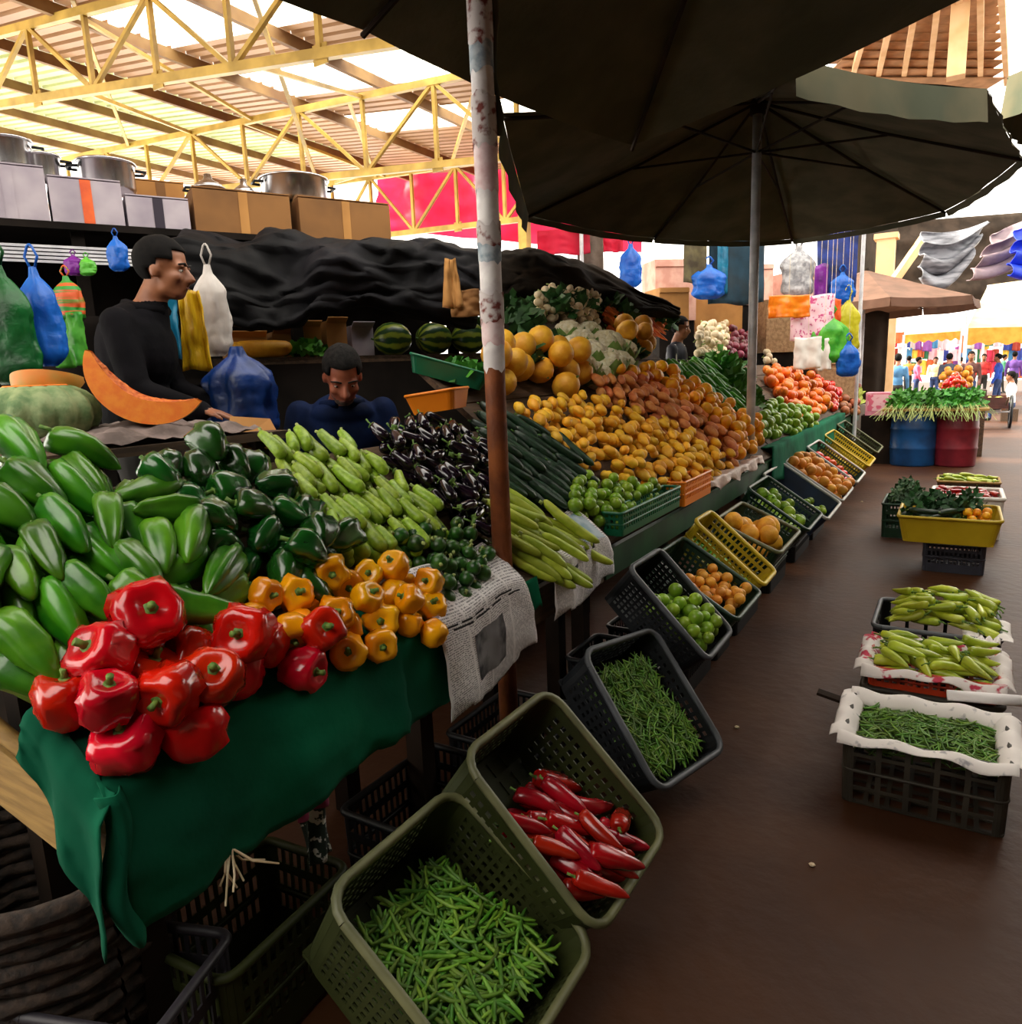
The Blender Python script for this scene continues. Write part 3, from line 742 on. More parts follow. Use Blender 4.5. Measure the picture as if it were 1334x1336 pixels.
heap(k_pot, zone([(675, 562), (785, 542), (840, 560), (958, 615), (885, 655), (785, 628), (725, 605)]), slope, 300,
     'yellow potato in the wide sloping heap beside the sweet potatoes', 'potato', 'yellow potatoes heaped on the stall', yaw=0, jit=.9, maxlift=.16, K=9)
heap(k_swt, zone([(775, 528), (850, 522), (955, 595), (962, 612), (900, 590)]), slope, 200,
     'reddish brown sweet potato in the heap between potatoes and oranges', 'sweet potato', 'sweet potatoes heaped on the stall', yaw=0, jit=.8, maxlift=.2, K=9)
heap(k_ora, zone([(795, 515), (885, 515), (998, 585), (965, 606), (865, 528)]), slope, 170,
     'round yellow-orange fruit lining the edge of the sweet potato heap', 'fruit', 'yellow-orange fruit heaped on the stall', mode='cone', cone=.7, maxlift=.24, K=9)
heap(k_mel, zone([(650, 535), (755, 530), (770, 510), (700, 498), (650, 498)]), slope, 22,
     'ripe yellow melon on the upper row behind the potatoes', 'melon', 'yellow melons on the upper row', mode='cone', cone=.8, maxlift=.3)
heap(k_mel, zone([(815, 478), (850, 480), (850, 462), (815, 462)]), slope, 9,
     'yellow melon beside the cauliflowers on the upper row', 'melon', 'melons beside the cauliflowers', mode='cone', cone=.8, maxlift=.35)
heap(k_gar, zone([(700, 425), (780, 428), (785, 408), (715, 405)]), slope, 120,
     'pale garlic bulb in the heap on the top row of the potato stall', 'garlic', 'garlic bulbs on the top row', mode='cone', cone=1, maxlift=.25, K=8, size=(1.1, 1.4))
heap(k_car, zone([(800, 440), (862, 442), (862, 424), (800, 424)]), slope, 70,
     'orange carrot stacked on the top row behind the melons', 'carrot', 'carrots on the top row', yaw=.1, jit=.15, maxlift=.25, K=8, size=(1.2, 1.5))
heap(k_lgp, zone([(872, 490), (930, 488), (975, 545), (935, 535)]), slope, 120,
     'long bright green pepper in the heap beyond the oranges', 'pepper', 'long green peppers beyond the oranges', yaw=.1, jit=.2, maxlift=.2, K=9)
heap(k_lime, zone([(992, 578), (1040, 572), (1065, 560), (1005, 540)]), slope, 90,
     'green tomato on the far stall above the green cloth', 'tomato', 'green tomatoes on the far stall', mode='cone', cone=.7, maxlift=.2, K=8, size=(1.4, 1.7))
heap(k_tomo, zone([(998, 500), (1050, 500), (1085, 540), (1040, 555), (1010, 520)]), slope, 130,
     'orange-red tomato heaped on the far stall', 'tomato', 'orange tomatoes on the far stall', mode='cone', cone=.7, maxlift=.25, K=8, size=(1.1, 1.4))
heap(k_tom, zone([(1050, 495), (1075, 492), (1100, 525), (1088, 540)]), slope, 110,
     'deep red tomato at the end of the far stall', 'tomato', 'red tomatoes on the far stall', mode='cone', cone=.7, maxlift=.25, K=8, size=(1.1, 1.4))
heap(k_on, zone([(950, 470), (985, 470), (985, 452), (955, 448)]), slope, 70,
     'dark red onion heaped behind the long green peppers', 'onion', 'red onions on the upper row', mode='cone', cone=1, maxlift=.3, K=6, size=(1.1, 1.3))
heap(k_gar, zone([(910, 468), (948, 468), (950, 445), (915, 442)]), slope, 90,
     'white garlic bulb heaped beside the red onions', 'garlic', 'garlic beside the red onions', mode='cone', cone=1, maxlift=.3, K=6, size=(1.5, 1.8))
heap(k_gar, zone([(1000, 478), (1035, 482), (1035, 460), (1003, 456)]), slope, 60,
     'white garlic bulb heaped behind the orange tomatoes', 'garlic', 'garlic behind the tomatoes', mode='cone', cone=1, maxlift=.3, K=6, size=(1.8, 2.1))
heap(k_on2, zone([(1085, 500), (1120, 510), (1118, 545), (1102, 545)]), lambda x, y: slope(x) , 60,
     'brown onion heaped at the far end of the tomato stall', 'onion', 'brown onions on the far stall', mode='cone', cone=1, maxlift=.3, K=6, size=(1.4, 1.7))

# ---- leafy things
def leaf_bunch(name, label, cat, loc, rx, ry, rz, n, ls, m, stems=None, group=None, seed=1, up=.5):
    r = random.Random(seed); g = G()
    for i in range(n):
        th = r.uniform(0, 6.283); q = math.sqrt(r.random()); c = Vector((rx * q * math.cos(th), ry * q * math.sin(th), rz * (1 - q * q) * r.uniform(.5, 1.1) + .01))
        d = Vector((r.gauss(0, 1), r.gauss(0, 1), r.gauss(up, .6))).normalized(); s = d.orthogonal().normalized(); w = ls * r.uniform(.25, .45); l = ls * r.uniform(.6, 1.2)
        b = s.cross(d) * w * .3
        g.add([c, c + d * l * .5 + s * w, c + d * l + b, c + d * l * .5 - s * w], [(0, 1, 2), (0, 2, 3)])
    me = g.mesh(name, m)
    o = link(name, me, None, loc, label=label, cat=cat, group=group)
    if stems:
        g = G()
        for i in range(24):
            a = r.uniform(-1, 1); b = r.uniform(-1, 1); stems_ = stems; kx, kz = r.uniform(-.1, .1), r.uniform(.5, 1.5)
            g.tube([(rx * a, ry * b, rz * .3), (rx * a * 1.1 + stems[0] * .5, ry * b * 1.1 + stems[1] * .5, rz * .3 + stems[2] * .5), (rx * a * 1.2 + stems[0] + kx, ry * b * 1.2 + stems[1] * r.uniform(.6, 1.0), stems[2] * kz)], .0035, 4)
        part('stems', g, m_stem_pale, o)
    return o
# cauliflowers
m_curd = mat('cauliflower_curd', 'e6dcb0', 'f8f2d8', scale=40, rough=.8, bump=.4, bscale=90)
def cauliflower(loc, s, seed):
    r = random.Random(seed); t = thing('cauliflower', 'white cauliflower with pale green leaves on the upper row', 'cauliflower', loc, 'cauliflowers on the upper row')
    g = G()
    for i in range(26):
        ph = math.acos(1 - r.random() * .95); th = i * 2.4; q = .095 * s
        g.ell((q * .72 * math.sin(ph) * math.cos(th), q * .72 * math.sin(ph) * math.sin(th), q * .55 * math.cos(ph) + .05 * s), (q * .42,) * 3, None, 8, 6)
    g.ell((0, 0, .045 * s), (.085 * s, .085 * s, .06 * s)); part('curd', g, m_curd, t, True)
    for k in range(7):
        a = k * .9 + r.random() * .3; g = G()
        def fl_(u, v):
            w = .05 * s * math.sin(math.pi * min(.95, v * .8 + .15)); rr = (.06 + .06 * v) * s; return (rr * math.cos(a) - math.sin(a) * w * (u * 2 - 1), rr * math.sin(a) + math.cos(a) * w * (u * 2 - 1), s * (.005 + .07 * v * v + .012 * abs(u * 2 - 1)))
        g.grid(fl_, 4, 6); part('leaf', g, mat('cauliflower_leaf', '5f8a34', '86a858', scale=12, rough=.6), t, True)
for i, (u, v, s) in enumerate([(735, 462, 1.2), (757, 447, 1.0), (768, 470, 1.25), (790, 458, 1.35), (788, 482, 1.3), (806, 478, 1.1), (755, 485, 1.1), (742, 432, .9), (768, 432, .9), (810, 460, 1.1), (775, 492, 1.0), (728, 478, 1.0)]):
    p = on_slope(u, v + 14, Z0, X0, KS); cauliflower((p.x, p.y, p.z + .005), s * 1.3, i)
for i, (u, v, rx, rz) in enumerate([(690, 445, .18, .22), (680, 470, .2, .15), (745, 395, .22, .16), (715, 400, .2, .15), (812, 455, .15, .12), (800, 410, .25, .2), (670, 420, .2, .2), (855, 415, .25, .2)]):
    p = on_slope(u, v + 12, Z0, X0, KS)
    leaf_bunch('leafy_greens', 'loose bunch of dark leafy greens tucked among the upper row vegetables', 'greens', p, rx, rx, rz, 130, .11, m_leafd, group='leafy greens on the upper row', seed=i)
for i, (u, v) in enumerate([(950, 492), (958, 508), (968, 525), (942, 478)]):
    p = on_slope(u, v + 6, Z0, X0, KS)
    leaf_bunch('leafy_greens', 'bunch of bright green leaves beside the umbrella pole', 'greens', p, .2, .25, .2, 150, .12, m_leaf, group='bright greens beside the umbrella pole', seed=40 + i)

# ---- trays and small crates on the slope
m_gcrate = mat('green_plastic', '0b5a3c', '0e6a48', scale=3, rough=.4)
m_ocrate = mat('orange_plastic', 'e2780c', 'ee8a18', scale=3, rough=.4)
m_ycrate = mat('yellow_plastic', 'b89a10', 'cdb01e', scale=3, rough=.45)
m_olive = mat('olive_plastic', '262b12', '343a1a', scale=4, rough=.55, spec=.25)
m_olrim = mat('olive_rim_plastic', '55583a', '6b6c48', scale=6, rough=.5)
m_black = mat('black_plastic', '0e1013', '171a1e', scale=5, rough=.5, spec=.25)
m_blrim = mat('grey_rim_plastic', '3c4044', '50545a', scale=6, rough=.5)
m_navy = mat('navy_plastic', '0f2238', '163050', scale=5, rough=.45)
m_dgreen = mat('dark_green_plastic', '10301f', '183e2a', scale=5, rough=.45)
m_white = mat('white_rim_plastic', 'b8b8b4', 'd4d4d0', scale=5, rough=.5)

p = on_slope(862, 662, Z0, X0, KS)
crate('dark green plastic crate edge holding the green tomatoes on the stall', Matrix.Translation((-1.40, 3.12, .99)), .10, .86, .11, m_gcrate, m_gcrate, 'slots', .02, .012, rim_r=.008)
crate('yellow slatted crate corner holding the potato heap', Matrix.Translation((-1.42, 4.05, 1.00)), .12, .55, .14, m_ocrate, m_ocrate, 'slots', .02, .012, rim_r=.008)
q = P(592, 522, 3.45); crate('orange plastic tray on the eggplant side of the stall', Matrix.Translation(q) @ Matrix.Rotation(math.radians(20), 4, 'Z') @ Matrix.Rotation(-.12, 4, 'Y') @ Matrix.Translation((-.2, -.12, .05)), .24, .30, .09, m_ocrate, m_ocrate, 'solid', .18, .03, cat='tray', name='plastic_tray', rim_r=.008)
q = P(583, 487, 3.9); crate('green plastic tray filled with leaves behind the orange tray', Matrix.Translation(q) @ Matrix.Rotation(math.radians(35), 4, 'Z') @ Matrix.Rotation(.3, 4, 'Y') @ Matrix.Translation((-.2, -.15, .05)), .42, .34, .09, m_gcrate, m_gcrate, 'solid', .15, .03, cat='tray', name='plastic_tray', rim_r=.008)
leaf_bunch('leafy_greens', 'heap of green leaves lying in the green tray', 'greens', P(605, 490, 3.9) - Vector((0, 0, .02)), .16, .13, .08, 120, .07, m_leaf, seed=77)

# ---- crates leaning along the front
def fill(kind, n, label, cat, group, M, L, W_, h, yaw=0, jit=2, m=.035, mode='lie', maxlift=.1, K=8, x0=0.0, x1=None, squeeze=.9, size=(.9, 1.1), cone=1.0):
    x1 = x1 or L
    return heap(kind, [(x0 + m, m), (x1 - m, m), (x1 - m, W_ - m), (x0 + m, W_ - m)], h, n, label, cat, group, yaw=yaw, jit=jit, mode=mode, M=M, maxlift=maxlift, K=K, squeeze=squeeze, size=size, cone=cone)
def bed(name, label, cat, kind, n, M, L, W_, h, m, mt, x0=0.0, depth=.03):
    """uncounted lower layer of the same vegetable"""
    g = G(); r = random.Random(3); ms = kind.meshes
    vs0 = [[Vector(v.co) for v in me.vertices] for me in ms]; fs0 = [[tuple(p.vertices) for p in me.polygons] for me in ms]
    for i in range(n):
        x = r.uniform(x0 + m, L - m); y = r.uniform(m, W_ - m); k = i % len(ms)
        X = Matrix.Translation((x, y, h(x, y) - r.uniform(0, depth))) @ Euler((r.uniform(0, 6), r.gauss(0, .25), r.uniform(0, 6.28))).to_matrix().to_4x4()
        g.add([X @ v for v in vs0[k]], fs0[k])
    link(name, g.mesh(name, mt, True), None, M=M, label=label, cat=cat, kind='stuff')

M1 = frame((-1.12, .98, .535), 37); L1, W1, D1_ = .53, .49, .25
crate('large olive plastic crate of green beans leaning against the stall', M1, L1, W1, D1_, m_olive, m_olrim, 'fine', .10, .07)
h1 = lambda x, y: -.20 + .17 * x / L1 + .02 * fbm(x * 6, y * 6)
bed('green_beans', 'bed of green beans underneath in the large olive crate', 'beans', k_bean, 420, M1, L1, W1, h1, .06, m_bean, .04)
fill(k_bean, 300, 'green bean on top in the large olive crate', 'bean', 'green beans in the olive crate', M1, L1, W1, lambda x, y: h1(x, y) + .002, m=.075, x0=.02, K=5, maxlift=.06)
M2 = frame((-1.075, 1.455, .645), 44, -1); L2, W2 = .55, .485
crate('olive perforated crate of red peppers leaning against the stall', M2, L2, W2, .25, m_olive, m_olrim, 'holes', .12, .07)
fill(k_chili, 46, 'long red pepper in the olive perforated crate', 'pepper', 'red peppers in the perforated crate', M2, L2, W2, lambda x, y: -.235 + .16 * max(0, (x - .2) / .35) - .12 * (y / W2 - .5), yaw=.4, jit=.5, m=.07, x0=.16, maxlift=.2)
a3, b3, c3 = Vector((-1.12, 2.3, .63)), Vector((-1.03, 2.82, .57)), Vector((-.69, 2.71, .15))
ex = (c3 - b3).normalized(); ey = (b3 - a3); ey = (ey - ex * ey.dot(ex)).normalized(); ez = ex.cross(ey)
M3 = Matrix.Translation(a3) @ Matrix((ex, ey, ez)).transposed().to_4x4(); L3, W3 = .54, .52
crate('black plastic crate of thin green beans leaning below the newspapers', M3, L3, W3, .19, m_black, m_blrim, 'holes', .1, .06)
h3 = lambda x, y: -.085 + .045 * x / L3 + .015 * fbm(x * 7, y * 7, 4)
bed('thin_green_beans', 'bed of thin green beans underneath in the black leaning crate', 'beans', k_thin, 900, M3, L3, W3, h3, .05, m_bean2, .03)
fill(k_thin, 300, 'thin green bean on top in the black leaning crate', 'bean', 'thin beans in the black crate', M3, L3, W3, lambda x, y: h3(x, y) + .002, m=.055, x0=.03, K=4, maxlift=.05)
def lean(label, y0, y1, zl, m, rim, style, th=40, xl=-.82, L=.5, D=.2, **kw):
    t = math.radians(th); M = frame((xl - L * math.cos(t), y0, zl + L * math.sin(t)), th)
    crate(label, M, L, y1 - y0, D, m, rim, style, .08, .04, **kw); return M, L, y1 - y0
def supp(y0, y1, z, label, x0=-1.32, x1=-.98):
    crate(label, Matrix.Translation((x0, y0, z)), x1 - x0, y1 - y0, z - .002, m_black, m_black, 'slots', .04, .03)
M4, L4, W4 = lean('dark navy crate of green tomatoes tilted between bean crate and tangerines', 2.88, 3.27, .44, m_black, m_blrim, 'fine', 46)
fill(k_lime, 40, 'green tomato in the dark tilted crate beside the thin beans', 'tomato', 'green tomatoes in the tilted crate', M4, L4, W4, lambda x, y: -.16 + .1 * x / L4, mode='cone', m=.05, x0=.12, maxlift=.12)
M5, L5, W5 = lean('dark green crate of tangerines tilted beside the yellow crate', 3.36, 3.86, .46, m_dgreen, m_dgreen, 'holes', 32)
fill(k_tang, 42, 'small tangerine in the dark green tilted crate', 'tangerine', 'tangerines in the tilted crate', M5, L5, W5, lambda x, y: -.15 + .08 * x / L5, mode='cone', m=.05, x0=.14, maxlift=.12)
M6, L6, W6 = lean('bright yellow plastic crate tilted and nearly empty beside the melons', 3.92, 4.24, .48, m_ycrate, m_ycrate, 'slots', 41)
fill(k_lgp, 14, 'green pepper lying in the bottom of the yellow tilted crate', 'pepper', 'peppers in the yellow crate', M6, L6, W6, lambda x, y: -.19 + .03 * x, yaw=.2, jit=.4, m=.05, x0=.05, maxlift=.1, size=(.7, .9))
M7, L7, W7 = lean('green crate of small yellow melons standing past the yellow crate', 4.34, 5.0, .56, m_dgreen, m_olrim, 'slots', 24, L=.42, D=.3)
fill(k_mel, 12, 'yellow melon in the green crate past the yellow crate', 'melon', 'melons in the green crate', M7, L7, W7, lambda x, y: -.16 + .06 * x, mode='cone', m=.08, maxlift=.25, size=(.65, .8))
M7b, L7b, W7b = lean('dark crate of leafy greens standing before the blue crate', 5.3, 5.95, .5, m_dgreen, m_dgreen, 'slots', 34)
fill(k_lime, 30, 'green tomato in the dark crate before the blue crate', 'tomato', 'green tomatoes before the blue crate', M7b, L7b, W7b, lambda x, y: -.15 + .05 * x, mode='cone', m=.06, maxlift=.15, size=(1.2, 1.5))
M8, L8, W8 = lean('blue plastic crate with a white rim tilted towards the aisle', 6.25, 7.05, .40, m_navy, m_white, 'solid', 34, L=.62)
fill(k_lime, 12, 'green fruit in the blue crate with the white rim', 'fruit', 'green fruit in the blue crate', M8, L8, W8, lambda x, y: -.17 + .03 * x, mode='cone', m=.06, x0=.3, maxlift=.15, size=(1.1, 1.3))
M9, L9, W9 = lean('white rimmed crate heaped with oranges beside the blue crate', 7.15, 7.95, .40, m_navy, m_white, 'solid', 34, L=.62)
fill(k_org, 70, 'orange in the white rimmed crate beside the blue crate', 'orange', 'oranges in the white rimmed crate', M9, L9, W9, lambda x, y: -.10 + .04 * x, mode='cone', m=.05, maxlift=.16, size=(1.5, 1.8))
M10, L10, W10 = lean('dark crate with a pale wooden edge past the oranges', 8.3, 9.1, .40, m_dgreen, m_white, 'slots', 36, L=.62)
fill(k_tom, 12, 'tomato in the dark crate past the oranges', 'tomato', 'tomatoes past the oranges', M10, L10, W10, lambda x, y: -.16, mode='cone', m=.08, maxlift=.15)
M11, L11, W11 = lean('yellow edged crate tilted at the end of the crate row', 9.5, 10.3, .42, m_ycrate, m_ycrate, 'slots', 36, L=.62)
M12, L12, W12 = lean('olive crate with pale rim tilted last in the crate row', 10.6, 11.4, .46, m_olive, m_olrim, 'slots', 36, L=.62)
for i, (a, b, z) in enumerate([(2.9, 3.25, .40), (3.38, 3.84, .40), (3.92, 4.24, .42), (4.36, 4.98, .34), (5.32, 5.93, .40), (6.28, 7.02, .36), (7.18, 7.92, .36), (8.3, 9.1, .36), (9.5, 10.3, .38), (10.6, 11.4, .4)]):
    supp(a, b, z - .08, 'black slotted crate standing under the ' + ['dark tilted crate of green tomatoes', 'tilted tangerine crate', 'yellow tilted crate', 'green melon crate', 'dark crate before the blue one', 'blue white rimmed crate', 'crate of oranges', 'dark crate past the oranges', 'yellow edged crate', 'olive pale rimmed crate'][i], x0=-1.5, x1=-1.06)
g = G()
crate('dark green crate lying on the floor under the large bean crate', frame((-1.66, .84, .31), 0, 4), .32, .44, .29, m_olive, m_olive, 'slots', .05, .04)
supp(1.5, 1.98, .3, 'black slotted crate behind the red pepper crate', x0=-1.6, x1=-1.2)
supp(2.1, 2.55, .28, 'black slotted crate behind the thin bean crate', x0=-1.62, x1=-1.22)

# ---- sack and crate below the end of the stall
m_weave = mat('woven_basket', '1c1512', '3a2c22', scale=40, rough=.9, bump=.5, bscale=40)
t = thing('woven_hamper', 'large dark woven hamper standing under the pale end board', 'basket', at_z(60, 1230, .30) - Vector((0, 0, .30)))
g = G()
for k in range(14):
    z = .02 + k * .04
    ring = [(.30 * (1 + .02 * (k % 2)) * math.cos(a * .2618) * (1 + k * .008), .24 * (1 + .02 * (k % 2)) * math.sin(a * .2618) * (1 + k * .008), z + .012 * ((a + k) % 2)) for a in range(25)]
    g.tube(ring, .022, 6, cap=False)
part('woven_wall', g, m_weave, t, True)
g = G(); g.tube([(.34 * math.cos(a * .2618), .275 * math.sin(a * .2618), .58) for a in range(25)], .026, 6, cap=False); part('rim', g, m_weave, t, True)
g = G(); g.box((0, 0, .012), (.5, .4, .02)); part('base', g, m_weave, t)
crate('black slotted crate on the floor beside the woven hamper', frame(at_z(15, 1325, .36), 0, 20), .34, .28, .33, mat('charcoal_plastic', '26242a', '322f36', scale=4, rough=.5), None, 'slots', .03, .03)

# ---- rag and straw hanging from the table edge
t = thing('hanging_string', 'frayed straw string hanging below the green cloth hem', 'string', at_x(300, 1122, -1.335))
for k in range(9):
    g = G(); r_ = random.Random(k); x = r_.uniform(-.01, .03); y = r_.uniform(-.02, .02)
    g.tube([(x * .2, y * .3, .03), (x, y - .03 * (k % 3 - 1), -.02), (x * 1.6, y - .07 * (k % 3 - 1) + .02, -.04 - .05 * r_.random())], .0025, 5); part('strand', g, m_garlic, t)
t = thing('patterned_rag', 'small patterned rag with white dots and a pink edge hanging under the table', 'rag', at_x(405, 1052, -1.345))
g = G(); g.grid(lambda a, b: (.012 * math.sin(a * 9 + b * 3), (a - .5) * .09 + .02 * b, -.17 * b), 12, 14); part('cloth', g, mat('rag_dots', '15251c', 'c8c8c0', scale=42, rough=.9, thresh=(.56, .6)), t, True, solid=.002)
g = G(); g.grid(lambda a, b: (.014 * math.sin(a * 9) + .008, (a - .5) * .10, .03 - .045 * b), 10, 4); part('pink_edge', g, mat('pink_cloth', '7a2448', '963a60', scale=12, rough=.9), t, True, solid=.002)

# ================================================================== aisle crates
m_plain = mat('white_printed_paper', 'eee8e4', 'a09ea2', scale=26, rough=.9, thresh=(.6, .72), detail=6)
def newsliner(label, x0, x1, y0, y1, z, m=None, droop=.03, seed=1, red=False):
    t = thing('paper_liner', label, 'newspaper', ((x0 + x1) / 2, (y0 + y1) / 2, z)); o = Vector(((x0 + x1) / 2, (y0 + y1) / 2, z)); r = random.Random(seed)
    sides = [((x0, y0), (x1, y0), (0, -1)), ((x1, y0), (x1, y1), (1, 0)), ((x1, y1), (x0, y1), (0, 1)), ((x0, y1), (x0, y0), (-1, 0))]
    for k, (a, b, nv) in enumerate(sides):
        ph = r.uniform(0, 6)
        def fn(u, v):
            u2 = u * 1.1 - .05; x = a[0] + (b[0] - a[0]) * u2; y = a[1] + (b[1] - a[1]) * u2
            s = v * 1.5 - .7; dr = droop * (1 + .5 * math.sin(u * 7 + ph) + .3 * math.sin(u * 17 + ph))
            out = .045 * (s if s > 0 else s * 1.6) ; zz = z + .022 - (dr * s * s if s > 0 else .10 * s * s) + .008 * math.sin(u * 19 + ph)
            return Vector((x + nv[0] * (out + .02), y + nv[1] * (out + .02), zz)) - o
        uvgrid('sheet', fn, 26, 12, m or m_plain, t)
    return t
m_redprint = mat('red_printed_paper', 'd8d0cc', 'b03048', scale=16, rough=.9, thresh=(.54, .6))
m_crin = mat('dark_grid_plastic', '2a2620', '3a352c', scale=5, rough=.5, spec=.3)
# front: dark lattice crate with beans
crate('dark lattice crate of green beans lined with newspaper on the aisle floor', Matrix.Translation((-.28, 2.79, .27)), .53, .42, .265, m_crin, None, 'grid', .02, .03, rim_r=.011)
newsliner('white newspaper lining the lattice crate of green beans', -.27, .24, 2.80, 3.19, .265, seed=3)
hb = lambda x, y: .23 + .035 * (1 - ((x + .015) / .25) ** 2) * (1 - ((y - 3.0) / .2) ** 2) + .008 * fbm(x * 9, y * 9)
bed('fine_green_beans', 'bed of fine green beans underneath in the newspaper lined crate', 'beans', k_thin, 600, Matrix.Translation((-.26, 2.82, 0)), .48, .36, lambda x, y: hb(x - .26, y + 2.82), .01, m_bean2)
heap(k_fine, [(-.23, 2.84), (.20, 2.84), (.20, 3.15), (-.23, 3.15)], lambda x, y: hb(x, y) + .002, 300, 'fine green bean on top in the newspaper lined crate', 'bean', 'fine beans in the lined crate', jit=2, K=4, maxlift=.06, squeeze=.85)
# middle: red tray and pale peppers
m_redtray = mat('red_plastic', 'a82e10', 'c03c18', scale=4, rough=.45)
crate('black crate under the red tray of pale peppers', Matrix.Translation((-.27, 3.36, .235)), .52, .42, .23, m_crin, None, 'grid', .02, .03)
crate('red plastic tray of pale green peppers on the aisle floor', Matrix.Translation((-.255, 3.37, .33)), .49, .40, .085, m_redtray, None, 'slots', .03, .03, rim_r=.009)
newsliner('printed paper lining the red tray of pale peppers', -.25, .23, 3.36, 3.76, .325, m_redprint, seed=8, droop=.04)
heap(k_pale, [(-.2, 3.40), (.19, 3.40), (.19, 3.72), (-.2, 3.72)], lambda x, y: .275 + .03 * (1 - ((y - 3.55) / .2) ** 2), 46, 'pale yellow-green pepper in the red tray', 'pepper', 'pale peppers in the red tray', yaw=-.3, jit=.5, maxlift=.14)
crate('grey rimmed black crate of pale peppers behind the red tray', Matrix.Translation((-.28, 3.90, .34)), .54, .50, .335, m_black, m_blrim, 'grid', .03, .04)
heap(k_pale, [(-.18, 3.98), (.2, 3.98), (.2, 4.34), (-.18, 4.34)], lambda x, y: .29 + .07 * (1 - ((x - .04) / .25) ** 2), 60, 'pale yellow-green pepper heaped in the grey rimmed crate', 'pepper', 'pale peppers in the grey rimmed crate', yaw=2.6, jit=.5, maxlift=.2)
newsliner('crumpled newspaper corner on the grey rimmed pepper crate', .16, .25, 3.92, 4.2, .335, seed=5)
# folded paper rolls
g = G(); g.tube([(.05, 3.27, .30), (.31, 3.30, .315)], .022, 10); link('paper_roll', g.mesh('paper_roll', m_news, True), label='rolled white paper lying between the bean crate and red tray', cat='paper')
g = G(); g.box((-.36, 3.27, .20), (.16, .05, .012), Matrix.Rotation(.2, 3, 'Y')); g.box((-.30, 3.27, .1), (.03, .04, .2)); link('wood_stick', g.mesh('wood_stick', m_darkwood), label='dark wooden stick poking out beside the bean crate', cat='stick')
# third: yellow crate on a grey one
crate('grey plastic crate on the floor under the yellow crate', Matrix.Translation((-.14, 6.42, .24)), .42, .42, .235, mat('slate_plastic', '2a2c36', '363844', scale=4, rough=.5), None, 'slots', .03, .03)
crate('bright yellow crate of greens and lemons standing on a grey crate', Matrix.Translation((-.32, 6.30, .45)), .68, .68, .20, m_ycrate, m_ycrate, 'solid', .12, .05)
for i in range(4):
    leaf_bunch('herb_bunch', 'bunch of dark green herbs in the yellow aisle crate', 'herbs', (-.18 + .11 * i, 6.55 + .09 * (i % 2), .38), .14, .16, .22, 150, .07, m_leafd, group='herb bunches in the yellow crate', seed=90 + i)
heap(k_cuc, [(-.2, 6.4), (.05, 6.4), (.05, 6.6), (-.2, 6.6)], lambda x, y: .42, 12, 'dark green cucumber in the yellow aisle crate', 'cucumber', 'cucumbers in the yellow crate', yaw=.5, jit=.2, maxlift=.2)
heap(k_lem, [(.14, 6.42), (.27, 6.42), (.27, 6.8), (.14, 6.8)], lambda x, y: .40, 18, 'yellow lemon heaped in the corner of the yellow aisle crate', 'lemon', 'lemons in the yellow crate', mode='cone', cone=1, maxlift=.2, size=(.6, .75))
# fourth: white box of red chilies and broccoli greens
m_foam = mat('white_foam', 'd8d2ca', 'eae6e0', scale=6, rough=.8)
crate('white foam box of red chilies in the aisle', Matrix.Translation((-.12, 7.75, .38)), .56, .6, .375, m_foam, m_foam, 'solid', .05, .03, cat='box', name='foam_box', rim_r=.02)
heap(k_chili, [(-.06, 7.82), (.38, 7.82), (.38, 8.28), (-.06, 8.28)], lambda x, y: .31, 90, 'small red chili in the white foam box', 'chili', 'red chilies in the foam box', jit=2, maxlift=.12, K=6, size=(.7, .9))
crate('dark crate of broccoli greens beside the white foam box', Matrix.Translation((-.52, 7.55, .32)), .36, .6, .315, m_dgreen, None, 'slots', .03, .03)
for i in range(3): leaf_bunch('broccoli_head', 'dark green broccoli head beside the white foam box', 'broccoli', (-.34 + .04 * (i % 2), 7.68 + .16 * i, .30), .15, .14, .2, 190, .05, m_leafd, group='broccoli beside the foam box', seed=120 + i)
crate('low wooden box of yellow peppers beyond the red chilies', Matrix.Translation((-.1, 8.9, .36)), .56, .45, .355, m_oldwood, m_wood, 'solid', .03, .02, cat='box', name='wooden_box')
heap(k_pale, [(-.05, 8.95), (.42, 8.95), (.42, 9.3), (-.05, 9.3)], lambda x, y: .31, 40, 'yellow-green pepper in the low wooden box', 'pepper', 'peppers in the low wooden box', jit=.8, maxlift=.2, K=6)

# herb table on barrels
m_blue = mat('blue_barrel', '0e3c6a', '14508a', scale=4, rough=.4)
m_redb = mat('dark_red_barrel', '6a1424', '86202e', scale=4, rough=.5)
def barrel(label, m, loc, r, h):
    t = thing('barrel', label, 'barrel', loc)
    g = G(); g.rev([(0, r * .93), (.03 * h, r * .96), (.3 * h, r), (.32 * h, r * 1.03), (.35 * h, r), (.65 * h, r), (.67 * h, r * 1.03), (.7 * h, r), (.97 * h, r * .96), (h, r * .9)], 22, axis='z'); part('drum', g, m, t, True)
    g = G(); g.tube([(r * .92 * math.cos(a * .2856), r * .92 * math.sin(a * .2856), h) for a in range(23)], .015, 6, cap=False); part('rim', g, m, t, True)
barrel('blue plastic barrel under the herb table', m_blue, (-.52, 13.15, 0), .33, .86)
barrel('dark red barrel under the herb table', m_redb, (.05, 13.2, 0), .30, .86)
t = thing('herb_table', 'rough table top laid over the blue and red barrels', 'table', (-.25, 13.2, .88))
for k in range(4):
    g = G(); g.box((0, -.33 + .22 * k, 0), (1.4, .21, .035)); part('plank', g, m_wood, t)
